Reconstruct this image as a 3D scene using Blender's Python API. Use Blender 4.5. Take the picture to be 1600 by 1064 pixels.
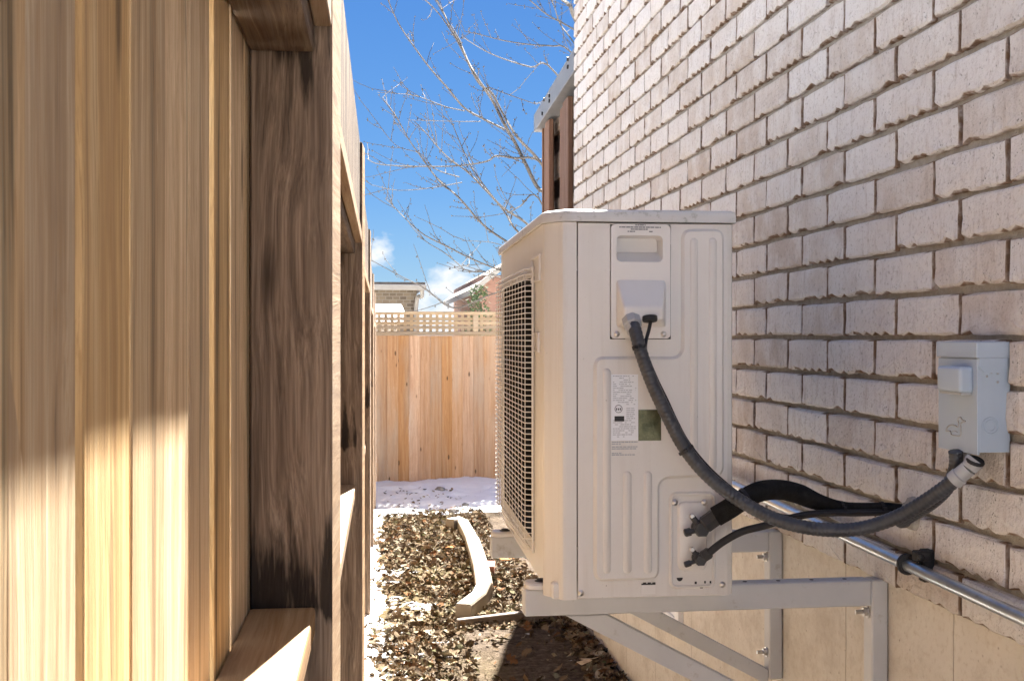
import bpy, bmesh, math, random
from mathutils import Vector, Matrix, noise
random.seed(7)
for o in list(bpy.data.objects): bpy.data.objects.remove(o)
scene = bpy.context.scene
COL = scene.collection
R = math.radians
V = Vector

# ------------------------------------------------------------------ camera
ZC = 1.5                      # eye height over the soil beside the house
FPX = 1820.0                  # focal length in photo pixels (1600 wide)
TH = math.atan(230 / FPX)     # camera turned right of the wall direction (+Y)
cam_d = bpy.data.cameras.new('Camera'); cam = bpy.data.objects.new('Camera', cam_d); COL.objects.link(cam)
cam_d.sensor_width = 36.0; cam_d.lens = 36.0 * FPX / 1600
cam_d.shift_y = -5 / 1600
cam_d.clip_start = 0.05; cam_d.clip_end = 2000
cam_d.dof.use_dof = True; cam_d.dof.focus_distance = 2.6; cam_d.dof.aperture_fstop = 40.0
cam.location = (0, 0, ZC); cam.rotation_euler = (R(90), 0, -TH)
scene.camera = cam
scene.render.resolution_x = 1024; scene.render.resolution_y = 680

# ------------------------------------------------------------------ sun, sky, exposure
SUN_AZ, SUN_EL = 13.6, 45.0
SKYG = .58   # level of the clear blue in the sky mix
world = bpy.data.worlds.new('World'); scene.world = world; world.use_nodes = True
wn = world.node_tree.nodes; wl = world.node_tree.links
for n in list(wn): wn.remove(n)
wo = wn.new('ShaderNodeOutputWorld'); bg = wn.new('ShaderNodeBackground'); sky = wn.new('ShaderNodeTexSky')
sky.sky_type = 'NISHITA'; sky.sun_disc = False
sky.sun_elevation = R(SUN_EL); sky.sun_rotation = R(SUN_AZ)
sky.altitude = 300; sky.air_density = 1.0; sky.dust_density = 0.0; sky.ozone_density = 3.0
hs = wn.new('ShaderNodeHueSaturation'); hs.inputs['Saturation'].default_value = 1.05
tc = wn.new('ShaderNodeTexCoord'); sep = wn.new('ShaderNodeSeparateXYZ')
nz = wn.new('ShaderNodeTexNoise'); nz.inputs['Scale'].default_value = 9; nz.inputs['Detail'].default_value = 9; nz.inputs['Roughness'].default_value = 0.55
mp = wn.new('ShaderNodeMapping'); mp.inputs['Scale'].default_value = (1.5, 1.5, 2.6); mp.inputs['Location'].default_value = (0.35, 0.1, 0.0)
hb = wn.new('ShaderNodeMapRange'); hb.inputs[1].default_value = 0.012; hb.inputs[2].default_value = 0.105; hb.inputs[3].default_value = 0.27; hb.inputs[4].default_value = -0.26
add = wn.new('ShaderNodeMath'); add.operation = 'ADD'
cr = wn.new('ShaderNodeMapRange'); cr.inputs[1].default_value = 0.5; cr.inputs[2].default_value = 0.62
mix = wn.new('ShaderNodeMixRGB'); mix.inputs[2].default_value = (1.05, 1.09, 1.14, 1)
blue = wn.new('ShaderNodeValToRGB'); el_ = blue.color_ramp.elements
el_[0].position = 0.0; el_[0].color = (.26, .60, 1.0, 1); el_[1].position = .55; el_[1].color = (.085, .33, 1.0, 1)
e3 = el_.new(.12); e3.color = (.105, .40, 1.0, 1); e4 = el_.new(.27); e4.color = (.075, .31, .93, 1)
skm = wn.new('ShaderNodeMixRGB'); skm.inputs[0].default_value = .96
skg = wn.new('ShaderNodeVectorMath'); skg.operation = 'SCALE'; skg.inputs['Scale'].default_value = SKYG
wl.new(sep.outputs['Z'], blue.inputs[0]); wl.new(blue.outputs[0], skg.inputs[0]); wl.new(sky.outputs[0], skm.inputs[1]); wl.new(skg.outputs[0], skm.inputs[2])
wl.new(skm.outputs[0], hs.inputs['Color']); wl.new(tc.outputs['Generated'], sep.inputs[0]); wl.new(tc.outputs['Generated'], mp.inputs[0])
wl.new(mp.outputs[0], nz.inputs['Vector']); wl.new(sep.outputs['Z'], hb.inputs[0]); wl.new(nz.outputs['Fac'], add.inputs[0]); wl.new(hb.outputs[0], add.inputs[1])
wl.new(add.outputs[0], cr.inputs[0]); wl.new(cr.outputs[0], mix.inputs[0]); wl.new(hs.outputs[0], mix.inputs[1])
wl.new(mix.outputs[0], bg.inputs['Color']); bg.inputs['Strength'].default_value = 0.10
wl.new(bg.outputs[0], wo.inputs['Surface'])
sd = bpy.data.lights.new('Sun', 'SUN'); sun = bpy.data.objects.new('Sun', sd); COL.objects.link(sun)
sd.energy = 5.0; sd.angle = R(0.7); sd.color = (1.0, 0.94, 0.86)
S = V((math.sin(R(SUN_AZ)) * math.cos(R(SUN_EL)), math.cos(R(SUN_AZ)) * math.cos(R(SUN_EL)), math.sin(R(SUN_EL))))
sun.rotation_euler = (-S).to_track_quat('-Z', 'Y').to_euler(); sun.location = (4, 20, 20)
vs = scene.view_settings
vs.view_transform = 'Standard'; vs.look = 'None'; vs.gamma = 1.0; vs.use_curve_mapping = False
vs.exposure = 3.25
scene.render.engine = 'CYCLES'
scene.cycles.max_bounces = 8; scene.cycles.diffuse_bounces = 5

# ------------------------------------------------------------------ pixel rays
CF = V((math.sin(TH), math.cos(TH), 0)); CR = V((math.cos(TH), -math.sin(TH), 0)); CAM = V((0, 0, ZC))
def ray(px, py): return CF + CR * ((px - 800) / FPX) + V((0, 0, (527 - py) / FPX))
def P(px, py, d): return CAM + ray(px, py) * d
def hit(px, py, pt, n):
    r = ray(px, py); return CAM + r * ((pt - CAM).dot(n) / r.dot(n))
def proj(p):
    q = V(p) - CAM; d = q.dot(CF); return (800 + FPX * q.dot(CR) / d, 527 - FPX * q.z / d, d)

# ------------------------------------------------------------------ ground height
def ground_z(x, y):
    yy = max(4.0, min(15.0, y))
    z = 0.02 - 0.03 * (yy - 5)
    if -3 < x < 6 and 2 < y < 16:
        z += 0.035 * noise.noise((x * 1.3, y * 1.3, 0)) + 0.016 * noise.noise((x * 5, y * 5, 3)) + 0.007 * noise.noise((x * 14, y * 14, 5))
    return z
def G(px, py):
    p = P(px, py, 6)
    for _ in range(12):
        r = ray(px, py); z = ground_z(p.x, p.y); p = CAM + r * ((z - ZC) / r.z)
    return p

# ------------------------------------------------------------------ object helpers
def link(name, data, parent=None):
    o = bpy.data.objects.new(name, data); COL.objects.link(o)
    if parent is not None:
        o.parent = parent
        if parent.type == 'EMPTY': o.matrix_parent_inverse = Matrix.Translation(-V(parent.location))
    return o
def tag(o, label=None, cat=None, group=None, kind=None):
    if label: o['label'] = label
    if cat: o['category'] = cat
    if group: o['group'] = group
    if kind: o['kind'] = kind
    return o
def thing(name, label, cat, loc, group=None):
    o = bpy.data.objects.new(name, None); COL.objects.link(o); o.location = loc; o.empty_display_size = 0.1
    return tag(o, label, cat, group)
def obj(name, bm, mat, parent=None, smooth=False, M=None):
    if M is not None: bm.transform(M)
    bmesh.ops.recalc_face_normals(bm, faces=bm.faces)
    me = bpy.data.meshes.new(name); bm.to_mesh(me); bm.free()
    me.materials.append(mat)
    if smooth:
        me.polygons.foreach_set('use_smooth', [True] * len(me.polygons))
        me.set_sharp_from_angle(angle=R(38))
    return link(name, me, parent)
def pyobj(name, vs_, fs, mat, parent=None, smooth=False):
    me = bpy.data.meshes.new(name); me.from_pydata(vs_, [], fs); me.materials.append(mat); me.validate(); me.update()
    if smooth: me.polygons.foreach_set('use_smooth', [True] * len(me.polygons))
    return link(name, me, parent)
def box(bm, lo, hi, bev=0.0, seg=1):
    vs_ = [bm.verts.new((x, y, z)) for z in (lo[2], hi[2]) for y in (lo[1], hi[1]) for x in (lo[0], hi[0])]
    fs = [bm.faces.new([vs_[i] for i in q]) for q in ((0, 2, 3, 1), (4, 5, 7, 6), (0, 1, 5, 4), (2, 6, 7, 3), (0, 4, 6, 2), (1, 3, 7, 5))]
    if bev:
        es = set(e for f_ in fs for e in f_.edges)
        bmesh.ops.bevel(bm, geom=list(es), offset=bev, segments=seg, affect='EDGES', profile=0.6)
    return vs_
def nb(): return bmesh.new()
def boxm(lo, hi, bev=0, seg=1):
    b = nb(); box(b, lo, hi, bev, seg); return b
def hexa(bm, pts, bev=0, seg=1):
    """8 points: bottom ring of four, top ring of four"""
    v = [bm.verts.new(p) for p in pts]
    fs = [bm.faces.new([v[i] for i in q]) for q in ((3, 2, 1, 0), (4, 5, 6, 7), (0, 1, 5, 4), (1, 2, 6, 5), (2, 3, 7, 6), (3, 0, 4, 7))]
    if bev:
        es = set(e for f_ in fs for e in f_.edges)
        bmesh.ops.bevel(bm, geom=list(es), offset=bev, segments=seg, affect='EDGES', profile=0.6)
def prism(bm, ring0, ring1, cap0=True, cap1=True):
    a = [bm.verts.new(p) for p in ring0]; b = [bm.verts.new(p) for p in ring1]; n = len(a)
    for i in range(n): bm.faces.new((a[i], a[(i + 1) % n], b[(i + 1) % n], b[i]))
    if cap0: bm.faces.new(a[::-1])
    if cap1: bm.faces.new(b)
def rings(bm, rs, cap0=True, cap1=True):
    L = [[bm.verts.new(p) for p in r] for r in rs]; n = len(L[0])
    for a, b in zip(L, L[1:]):
        for i in range(n): bm.faces.new((a[i], a[(i + 1) % n], b[(i + 1) % n], b[i]))
    if cap0: bm.faces.new(L[0][::-1])
    if cap1: bm.faces.new(L[-1])
def frame_of(t):
    t = t.normalized(); u = t.cross(V((0, 0, 1)))
    if u.length < 1e-3: u = t.cross(V((1, 0, 0)))
    u.normalize(); return u, t.cross(u).normalized()
def tube(bm, pts, rad, seg=10, caps=True):
    pts = [V(p) for p in pts]; n = len(pts)
    rad = rad if isinstance(rad, (list, tuple)) else [rad] * n
    rs = []; u = None
    for i, p in enumerate(pts):
        t = (pts[min(i + 1, n - 1)] - pts[max(i - 1, 0)]).normalized()
        if u is None: u, w = frame_of(t)
        else:
            u = (u - t * u.dot(t)).normalized(); w = t.cross(u)
        rs.append([p + (u * math.cos(2 * math.pi * k / seg) + w * math.sin(2 * math.pi * k / seg)) * rad[i] for k in range(seg)])
    rings(bm, rs, caps, caps)
def spline(pts, per=8):
    pts = [V(p) for p in pts]; out = []; n = len(pts)
    for i in range(n - 1):
        p0, p1, p2, p3 = pts[max(i - 1, 0)], pts[i], pts[i + 1], pts[min(i + 2, n - 1)]
        for k in range(per):
            t = k / per
            out.append(0.5 * ((2 * p1) + (p2 - p0) * t + (2 * p0 - 5 * p1 + 4 * p2 - p3) * t * t + (3 * p1 - p0 - 3 * p2 + p3) * t ** 3))
    out.append(pts[-1]); return out
def cyl(bm, a, b, r, seg=16, r2=None):
    tube(bm, [a, b], [r, r if r2 is None else r2], seg)
def lathe(bm, a, axis, prof, seg=16):
    """prof: list of (distance along axis, radius)"""
    axis = V(axis).normalized(); u, w = frame_of(axis); a = V(a)
    rings(bm, [[a + axis * s + (u * math.cos(2 * math.pi * k / seg) + w * math.sin(2 * math.pi * k / seg)) * r for k in range(seg)] for s, r in prof])
def rrect(x0, x1, y0, y1, r, n=5):
    out = []
    for cx, cy, a0 in ((x1 - r, y1 - r, 0), (x0 + r, y1 - r, 90), (x0 + r, y0 + r, 180), (x1 - r, y0 + r, 270)):
        for k in range(n + 1):
            a = R(a0 + 90 * k / n); out.append((cx + r * math.cos(a), cy + r * math.sin(a)))
    return out
def round_poly(pts, r, n=4):
    out = []; m = len(pts)
    for i in range(m):
        p, a, b = V(pts[i]), V(pts[i - 1]), V(pts[(i + 1) % m])
        da, db = (a - p), (b - p); rr = min(r, da.length * .45, db.length * .45)
        A_, B_ = p + da.normalized() * rr, p + db.normalized() * rr
        for k in range(n + 1):
            t = k / n; out.append(tuple((1 - t) ** 2 * A_ + 2 * t * (1 - t) * p + t * t * B_))
    return out
def inset(poly, d):
    m = len(poly); area = sum(poly[i - 1][0] * poly[i][1] - poly[i][0] * poly[i - 1][1] for i in range(m)); sg = 1 if area > 0 else -1
    out = []
    for i in range(m):
        a, p, b = V(poly[i - 1]), V(poly[i]), V(poly[(i + 1) % m])
        t = ((p - a).normalized() + (b - p).normalized())
        if t.length < 1e-6: t = b - a
        t.normalize(); out.append((p.x - sg * t.y * d, p.y + sg * t.x * d))
    return out

# ------------------------------------------------------------------ materials
class NT:
    def __init__(s, name):
        s.m = bpy.data.materials.new(name); s.m.use_nodes = True; s.t = s.m.node_tree; s.n = s.t.nodes; s.l = s.t.links
        s.b = s.n['Principled BSDF']; s.tc = s.n.new('ShaderNodeTexCoord')
    def new(s, t): return s.n.new('ShaderNode' + t)
    def put(s, a, i):
        if isinstance(a, bpy.types.NodeSocket): s.l.new(a, i)
        else: i.default_value = a
    def math(s, op, a, b=0.0, c=None):
        n = s.new('Math'); n.operation = op; s.put(a, n.inputs[0]); s.put(b, n.inputs[1])
        if c is not None: s.put(c, n.inputs[2])
        return n.outputs[0]
    def mapping(s, vec, scale=(1, 1, 1), loc=(0, 0, 0), rot=(0, 0, 0)):
        n = s.new('Mapping'); s.put(vec, n.inputs[0]); s.put(loc, n.inputs[1]); s.put(rot, n.inputs[2]); s.put(scale, n.inputs[3]); return n.outputs[0]
    def noise(s, vec, scale, detail=4, rough=.55, dist=0.0):
        n = s.new('TexNoise'); s.put(vec, n.inputs['Vector']); s.put(scale, n.inputs['Scale']); s.put(detail, n.inputs['Detail']); s.put(rough, n.inputs['Roughness']); s.put(dist, n.inputs['Distortion']); return n.outputs['Fac']
    def vor(s, vec, scale, out='Distance', rnd=1.0):
        n = s.new('TexVoronoi'); s.put(vec, n.inputs['Vector']); s.put(scale, n.inputs['Scale']); s.put(rnd, n.inputs['Randomness']); return n.outputs[out]
    def rng(s, v, a, b, c=0.0, d=1.0):
        n = s.new('MapRange'); s.put(v, n.inputs[0]); s.put(a, n.inputs[1]); s.put(b, n.inputs[2]); s.put(c, n.inputs[3]); s.put(d, n.inputs[4]); return n.outputs[0]
    def mix(s, f, a, b, mode='MIX'):
        n = s.new('MixRGB'); n.blend_type = mode; s.put(f, n.inputs[0])
        s.put(a if not isinstance(a, tuple) else (*a, 1)[:4], n.inputs[1]); s.put(b if not isinstance(b, tuple) else (*b, 1)[:4], n.inputs[2]); return n.outputs[0]
    def ramp(s, v, stops):
        n = s.new('ValToRGB'); s.put(v, n.inputs[0]); e = n.color_ramp.elements
        while len(e) < len(stops): e.new(0.5)
        for q, (p, c) in zip(e, stops): q.position = p; q.color = (*c, 1)
        return n.outputs[0]
    def bump(s, h, strength, dist=0.01):
        n = s.new('Bump'); s.put(h, n.inputs['Height']); s.put(strength, n.inputs['Strength']); s.put(dist, n.inputs['Distance']); s.l.new(n.outputs[0], s.b.inputs['Normal'])
    def rand(s):
        return s.new('ObjectInfo').outputs['Random']
    def island(s): return s.new('NewGeometry').outputs['Random Per Island']
    def done(s, col, rough=.6, metal=0.0, spec=None):
        s.put((*col, 1) if isinstance(col, tuple) else col, s.b.inputs['Base Color']); s.put(rough, s.b.inputs['Roughness']); s.put(metal, s.b.inputs['Metallic'])
        if spec is not None: s.put(spec, s.b.inputs['Specular IOR Level'])
        return s.m

def wood(name, axis, dark, mid, light, knots=0.7, grey=0.25, tint=0.5, greyc=(.30, .27, .23), kn=(10, 2.0, .05, .13), streak=0.0):
    s = NT(name); rnd = s.rand()
    off = s.new('CombineXYZ'); 
    for i in range(3): s.put(s.math('MULTIPLY', rnd, (31.7, 57.3, 83.1)[i]), off.inputs[i])
    va = s.new('VectorMath'); va.operation = 'ADD'; s.l.new(s.tc.outputs['Object'], va.inputs[0]); s.l.new(off.outputs[0], va.inputs[1]); vec = va.outputs[0]
    def sc(a, b): return tuple(b if i == axis else a for i in range(3))
    warp = s.noise(s.mapping(vec, sc(9, 1.6)), 1.0, 2)
    wv = s.new('VectorMath'); wv.operation = 'MULTIPLY_ADD'; s.l.new(s.noise(s.mapping(vec, sc(9, 1.6)), 1.0, 2), wv.inputs[0]); wv.inputs[1].default_value = sc(.05, 0.0); s.l.new(vec, wv.inputs[2])
    g1 = s.noise(s.mapping(wv.outputs[0], sc(38, 1.1)), 1.0, 6, .6, .4)
    g2 = s.noise(s.mapping(wv.outputs[0], sc(190, 5)), 1.0, 3, .6)
    big = s.noise(s.mapping(vec, sc(5, .9)), 1.0, 3)
    col = s.ramp(g1, [(.30, dark), (.5, mid), (.68, light)])
    col = s.mix(s.rng(g2, .35, .65, 0, .45), col, dark)
    col = s.mix(s.math('MULTIPLY', s.rng(big, .45, .7), grey), col, greyc)
    if streak:
        st_ = s.noise(s.mapping(wv.outputs[0], sc(30, .45)), 1.0, 4, .6)
        col = s.mix(s.rng(st_, .575, .70, 0, streak), col, (.105, .08, .04))
        st2 = s.noise(s.mapping(wv.outputs[0], sc(44, 1.4)), 1.0, 5, .7)
        col = s.mix(s.rng(st2, .60, .72, 0, streak), col, (.14, .08, .035))
    kd = s.vor(s.mapping(vec, sc(kn[0], kn[1])), 1.0)
    kmask = s.rng(kd, kn[2], kn[3], knots, 0.0)
    col = s.mix(kmask, col, tuple(c * .22 for c in dark))
    br = s.new('HueSaturation'); s.put(col, br.inputs['Color']); s.put(s.rng(rnd, 0, 1, 1 - tint * .45, 1 + tint * .3), br.inputs['Value']); s.put(s.rng(s.math('FRACT', s.math('MULTIPLY', rnd, 7.13)), 0, 1, 1 - tint * .4, 1 + tint * .15), br.inputs['Saturation'])
    g3 = s.noise(s.mapping(wv.outputs[0], sc(620, 9)), 1.0, 3, .65)
    fn = s.mix(s.rng(g3, .5, .66, 0, .6), br.outputs[0], dark)
    h = s.math('ADD', s.math('MULTIPLY', g1, .6), s.math('ADD', s.math('MULTIPLY', g3, .3), s.math('MULTIPLY', g2, .4)))
    s.bump(h, .45, .004)
    return s.done(fn, s.rng(g2, .3, .7, .62, .85), spec=.3)

M = {}
M['picket'] = wood('weathered cedar picket', 2, (.36, .215, .09), (.66, .45, .22), (.78, .60, .35), knots=.8, grey=.3, tint=.55, streak=.9, greyc=(.42, .33, .24))
M['rail'] = wood('fence rail timber', 1, (.26, .15, .07), (.42, .27, .14), (.55, .40, .24), knots=.5, grey=.3)
M['rearboard'] = wood('rear fence board', 2, (.34, .18, .085), (.50, .285, .14), (.58, .37, .21), knots=.95, grey=.75, tint=.55, greyc=(.44, .36, .28), kn=(11, 3.6, .07, .13))
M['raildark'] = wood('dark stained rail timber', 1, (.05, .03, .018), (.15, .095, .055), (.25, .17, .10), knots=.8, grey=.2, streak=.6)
M['lattice'] = wood('lattice slat timber', 0, (.28, .2, .12), (.42, .31, .19), (.52, .41, .28), knots=.2, grey=.4)
M['screen'] = wood('stained screen timber', 2, (.13, .06, .03), (.22, .105, .055), (.30, .16, .09), knots=.4, grey=.15)
M['slat'] = wood('weathered screen slat', 1, (.17, .12, .09), (.30, .22, .17), (.40, .32, .26), knots=.3, grey=.5, greyc=(.38, .36, .35))
M['edging'] = wood('old garden edging', 0, (.10, .07, .05), (.2, .15, .11), (.3, .25, .2), knots=.4, grey=.5)

def post_mat():
    s = NT('dark weathered post')
    vec = s.tc.outputs['Object']
    wv = s.new('VectorMath'); wv.operation = 'MULTIPLY_ADD'; s.l.new(s.noise(s.mapping(vec, (10, 10, 2.2)), 1.0, 2), wv.inputs[0]); wv.inputs[1].default_value = (.06, .06, 0); s.l.new(vec, wv.inputs[2])
    g1 = s.noise(s.mapping(wv.outputs[0], (70, 70, 1.6)), 1.0, 6, .6, .3); g2 = s.noise(s.mapping(wv.outputs[0], (330, 330, 6)), 1.0, 3, .6)
    col = s.ramp(g1, [(.32, (.14, .10, .07)), (.52, (.31, .225, .16)), (.7, (.46, .35, .255))])
    col = s.mix(s.rng(g2, .35, .65, 0, .5), col, (.06, .038, .026))
    kn = s.rng(s.vor(s.mapping(vec, (9, 9, 2.0)), 1.0), .04, .13, .85, 0.0)
    col = s.mix(kn, col, (.02, .013, .009))
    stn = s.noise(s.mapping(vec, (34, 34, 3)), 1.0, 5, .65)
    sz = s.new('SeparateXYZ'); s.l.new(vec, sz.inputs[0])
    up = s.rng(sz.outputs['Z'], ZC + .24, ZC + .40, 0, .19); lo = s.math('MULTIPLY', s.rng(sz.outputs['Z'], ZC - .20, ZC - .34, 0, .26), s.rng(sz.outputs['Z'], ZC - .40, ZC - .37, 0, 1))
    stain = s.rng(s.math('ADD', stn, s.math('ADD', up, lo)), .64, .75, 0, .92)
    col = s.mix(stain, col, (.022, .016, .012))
    s.bump(s.math('ADD', g1, g2), .5, .004)
    return s.done(col, .8, spec=.25)
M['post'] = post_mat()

def brick_mat():
    s = NT('pale tumbled brick'); geo = s.new('NewGeometry').outputs['Position']
    r = s.math('FRACT', s.math('ADD', s.rand(), s.island()))
    n1 = s.noise(geo, 11, 5, .6); n2 = s.noise(geo, 95, 6, .7); n3 = s.noise(s.mapping(geo, (50, 50, 10)), 1.0, 5, .65)
    base = s.ramp(r, [(0.0, (.58, .50, .435)), (.3, (.73, .685, .65)), (.65, (.80, .775, .76)), (.85, (.74, .70, .67)), (1.0, (.64, .57, .51))])
    col = s.mix(s.rng(n1, .38, .66, 0, .7), base, (.82, .81, .80))
    col = s.mix(s.rng(n3, .54, .70, 0, .45), col, (.50, .43, .38))
    gw = s.new('VectorMath'); gw.operation = 'MULTIPLY_ADD'; s.l.new(s.noise(geo, 60, 3), gw.inputs[0]); gw.inputs[1].default_value = (.02, .02, .02); s.l.new(geo, gw.inputs[2])
    pit = s.rng(s.vor(s.mapping(gw.outputs[0], (1, 1.3, .8)), 130), .06, .26, 1, 0)
    pit = s.math('MULTIPLY', pit, s.rng(s.noise(geo, 34, 4), .50, .62))
    col = s.mix(s.math('MULTIPLY', pit, .6), col, (.20, .15, .115))
    col = s.mix(s.rng(n2, .54, .70, 0, .5), col, (.34, .275, .23))
    at = s.new('Attribute'); at.attribute_name = 'chip'
    ch = s.math('MULTIPLY', s.rng(at.outputs['Fac'], .25, .6), s.rng(s.noise(geo, 40, 3), .3, .55, .5, 1.0))
    col = s.mix(ch, col, (.235, .155, .105))
    h = s.math('ADD', s.math('MULTIPLY', n2, .6), s.math('ADD', s.math('MULTIPLY', n1, 1.3), s.math('SUBTRACT', s.math('MULTIPLY', n3, .7), s.math('MULTIPLY', pit, .9))))
    s.bump(h, 1.0, .010)
    return s.done(col, .9, spec=.2)
M['brick'] = brick_mat()
def speck(name, c1, c2, scale=20, rough=.6, metal=0.0, bump=.1, bd=.003, dirt=None, dscale=8, dlo=.58, dhi=.7, spec=.4, dstr=(1, 1, 1)):
    s = NT(name); vec = s.new('NewGeometry').outputs['Position']
    n = s.noise(vec, scale, 5, .6); col = s.mix(s.rng(n, .3, .7), c1, c2)
    if dirt: col = s.mix(s.rng(s.noise(s.mapping(vec, dstr), dscale, 7, .68), dlo, dhi, 0, .85), col, dirt)
    s.bump(s.noise(vec, scale * 6, 4, .6), bump, bd)
    return s.done(col, s.rng(n, .3, .7, rough * .9, min(1, rough * 1.1)), metal, spec)
M['mortar'] = speck('grey brown mortar', (.46, .435, .39), (.33, .305, .265), 40, .95, bump=.8, bd=.006, spec=.1)
M['paint'] = speck('off white painted steel', (.70, .70, .695), (.74, .74, .735), 5, .42, bump=.04, bd=.001, dirt=(.52, .47, .38), dscale=11, dlo=.66, dhi=.85)
M['cap'] = speck('weathered painted lid', (.56, .56, .55), (.62, .62, .61), 6, .45, bump=.06, bd=.001, dirt=(.20, .21, .15), dscale=42, dlo=.55, dhi=.72)
def streaked(name, base, c2):
    s = NT(name); p = s.new('NewGeometry').outputs['Position']
    n = s.noise(p, 6, 5, .6); st = s.noise(s.mapping(p, (55, 55, 2.2)), 1.0, 5, .65); fine = s.noise(p, 240, 3, .7)
    col = s.mix(s.rng(n, .3, .7), base, c2)
    col = s.mix(s.math('MULTIPLY', s.rng(st, .5, .75, 0, .42), s.rng(n, .35, .65)), col, (.46, .42, .36))
    col = s.mix(s.rng(fine, .62, .78, 0, .35), col, (.40, .37, .33))
    sp = s.math('MULTIPLY', s.rng(s.vor(p, 38), .02, .06, .8, 0), s.rng(s.noise(p, 7, 2), .55, .62)); col = s.mix(sp, col, (.12, .10, .08))
    s.bump(s.math('ADD', s.math('MULTIPLY', fine, .2), s.noise(p, 3, 2)), .06, .003)
    return s.done(col, s.rng(n, .3, .7, .36, .5), 0.0, .45)
M['paint'] = streaked('off white painted steel', (.63, .62, .60), (.68, .67, .65))
M['plastic'] = speck('off white plastic', (.67, .66, .645), (.71, .70, .685), 6, .38, bump=.02, bd=.001)
M['bracket'] = speck('grey powder coat', (.50, .515, .53), (.57, .58, .595), 8, .5, bump=.08, bd=.001, dirt=(.30, .27, .23), dscale=22, dlo=.60, dhi=.78)
M['wire'] = speck('plastic coated wire', (.66, .64, .60), (.72, .70, .66), 20, .45, bump=.0, dirt=(.40, .35, .27), dscale=30, dlo=.58, dhi=.75)
M['dark'] = speck('dark coil interior', (.018, .018, .02), (.035, .035, .036), 40, .7)
M['fan'] = speck('dark fan plastic', (.05, .05, .055), (.08, .08, .085), 10, .5)
M['rubber'] = speck('black rubber', (.012, .012, .013), (.03, .03, .032), 30, .6, bump=.3, bd=.002)
M['foam'] = speck('black foam insulation', (.009, .009, .009), (.024, .024, .024), 90, .95, bump=.9, bd=.003, spec=.15)
M['flex'] = speck('grey liquid tight conduit', (.032, .035, .042), (.060, .065, .076), 30, .36, bump=.1)
M['valve'] = speck('dark valve cap', (.03, .031, .034), (.055, .056, .06), 25, .5, bump=.2)
M['steel'] = speck('zinc screw', (.55, .55, .55), (.68, .68, .68), 40, .32, 1.0)
M['galv'] = speck('galvanised conduit', (.52, .56, .60), (.68, .72, .75), 26, .30, .95, bump=.15, bd=.001, dirt=(.30, .31, .32), dscale=40, dlo=.58, dhi=.75)
M['greybox'] = speck('blue grey enamel', (.40, .48, .57), (.44, .52, .61), 7, .36, bump=.03, bd=.001, dirt=(.30, .32, .33), dscale=16, dlo=.68, dhi=.85)
M['greyfit'] = speck('light grey fitting', (.34, .35, .36), (.42, .43, .44), 12, .5)
M['white'] = speck('white label', (.74, .78, .83), (.78, .81, .86), 10, .5)
M['ink'] = speck('printed ink', (.10, .11, .13), (.17, .18, .2), 30, .6)
M['inkgrey'] = speck('grey printed ink', (.30, .33, .37), (.38, .41, .45), 60, .6)
M['holo'] = speck('dark reflective sticker', (.045, .05, .022), (.16, .155, .085), 45, .18, .5, bump=.3, bd=.002)
M['window'] = speck('white vinyl', (.78, .79, .80), (.82, .83, .84), 8, .4)
M['downspout'] = speck('cream downspout', (.22, .185, .145), (.28, .24, .19), 9, .5, dirt=(.42, .33, .24), dscale=12, dlo=.62, dhi=.8)
M['redbrick'] = speck('old red brick', (.36, .16, .10), (.45, .22, .15), 30, .9, bump=.6)
M['stone'] = speck('grey stone', (.16, .15, .14), (.3, .28, .26), 30, .9, bump=.6)
M['bark'] = speck('grey brown bark', (.06, .052, .044), (.11, .097, .083), 30, .9, bump=.5, bd=.01)
def far_stone():
    s = NT('tan stone wall'); p = s.tc.outputs['Object']; bt = s.new('TexBrick'); s.l.new(s.mapping(p, (1, 1, 1), rot=(R(90), 0, 0)), bt.inputs['Vector'])
    bt.inputs['Scale'].default_value = 3.2; bt.inputs['Color1'].default_value = (.20, .155, .105, 1); bt.inputs['Color2'].default_value = (.105, .08, .055, 1); bt.inputs['Mortar'].default_value = (.22, .19, .15, 1); bt.inputs['Mortar Size'].default_value = .03
    s.bump(bt.outputs['Fac'], .3); return s.done(bt.outputs['Color'], .9)
M['farwall'] = far_stone()
M['shedwall'] = speck('brown shed wall', (.17, .135, .095), (.27, .22, .165), 5, .9, bump=.4, dirt=(.12, .09, .06), dscale=3)
M['farroof'] = speck('brown shingle', (.09, .07, .055), (.14, .115, .095), 12, .9)
M['farbrick'] = speck('far red brick', (.26, .14, .095), (.33, .19, .135), 6, .9)
M['fascia'] = speck('cream fascia', (.30, .27, .23), (.36, .33, .28), 6, .6)
M['capmetal'] = speck('grey painted cap board', (.15, .16, .175), (.21, .22, .235), 14, .55, dirt=(.25, .24, .23), dscale=30)
M['render'] = speck('white siding paint', (.70, .73, .76), (.75, .78, .81), 4, .85, bump=.3)
M['bush'] = speck('evergreen needles', (.035, .06, .02), (.08, .12, .04), 30, .8)

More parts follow.
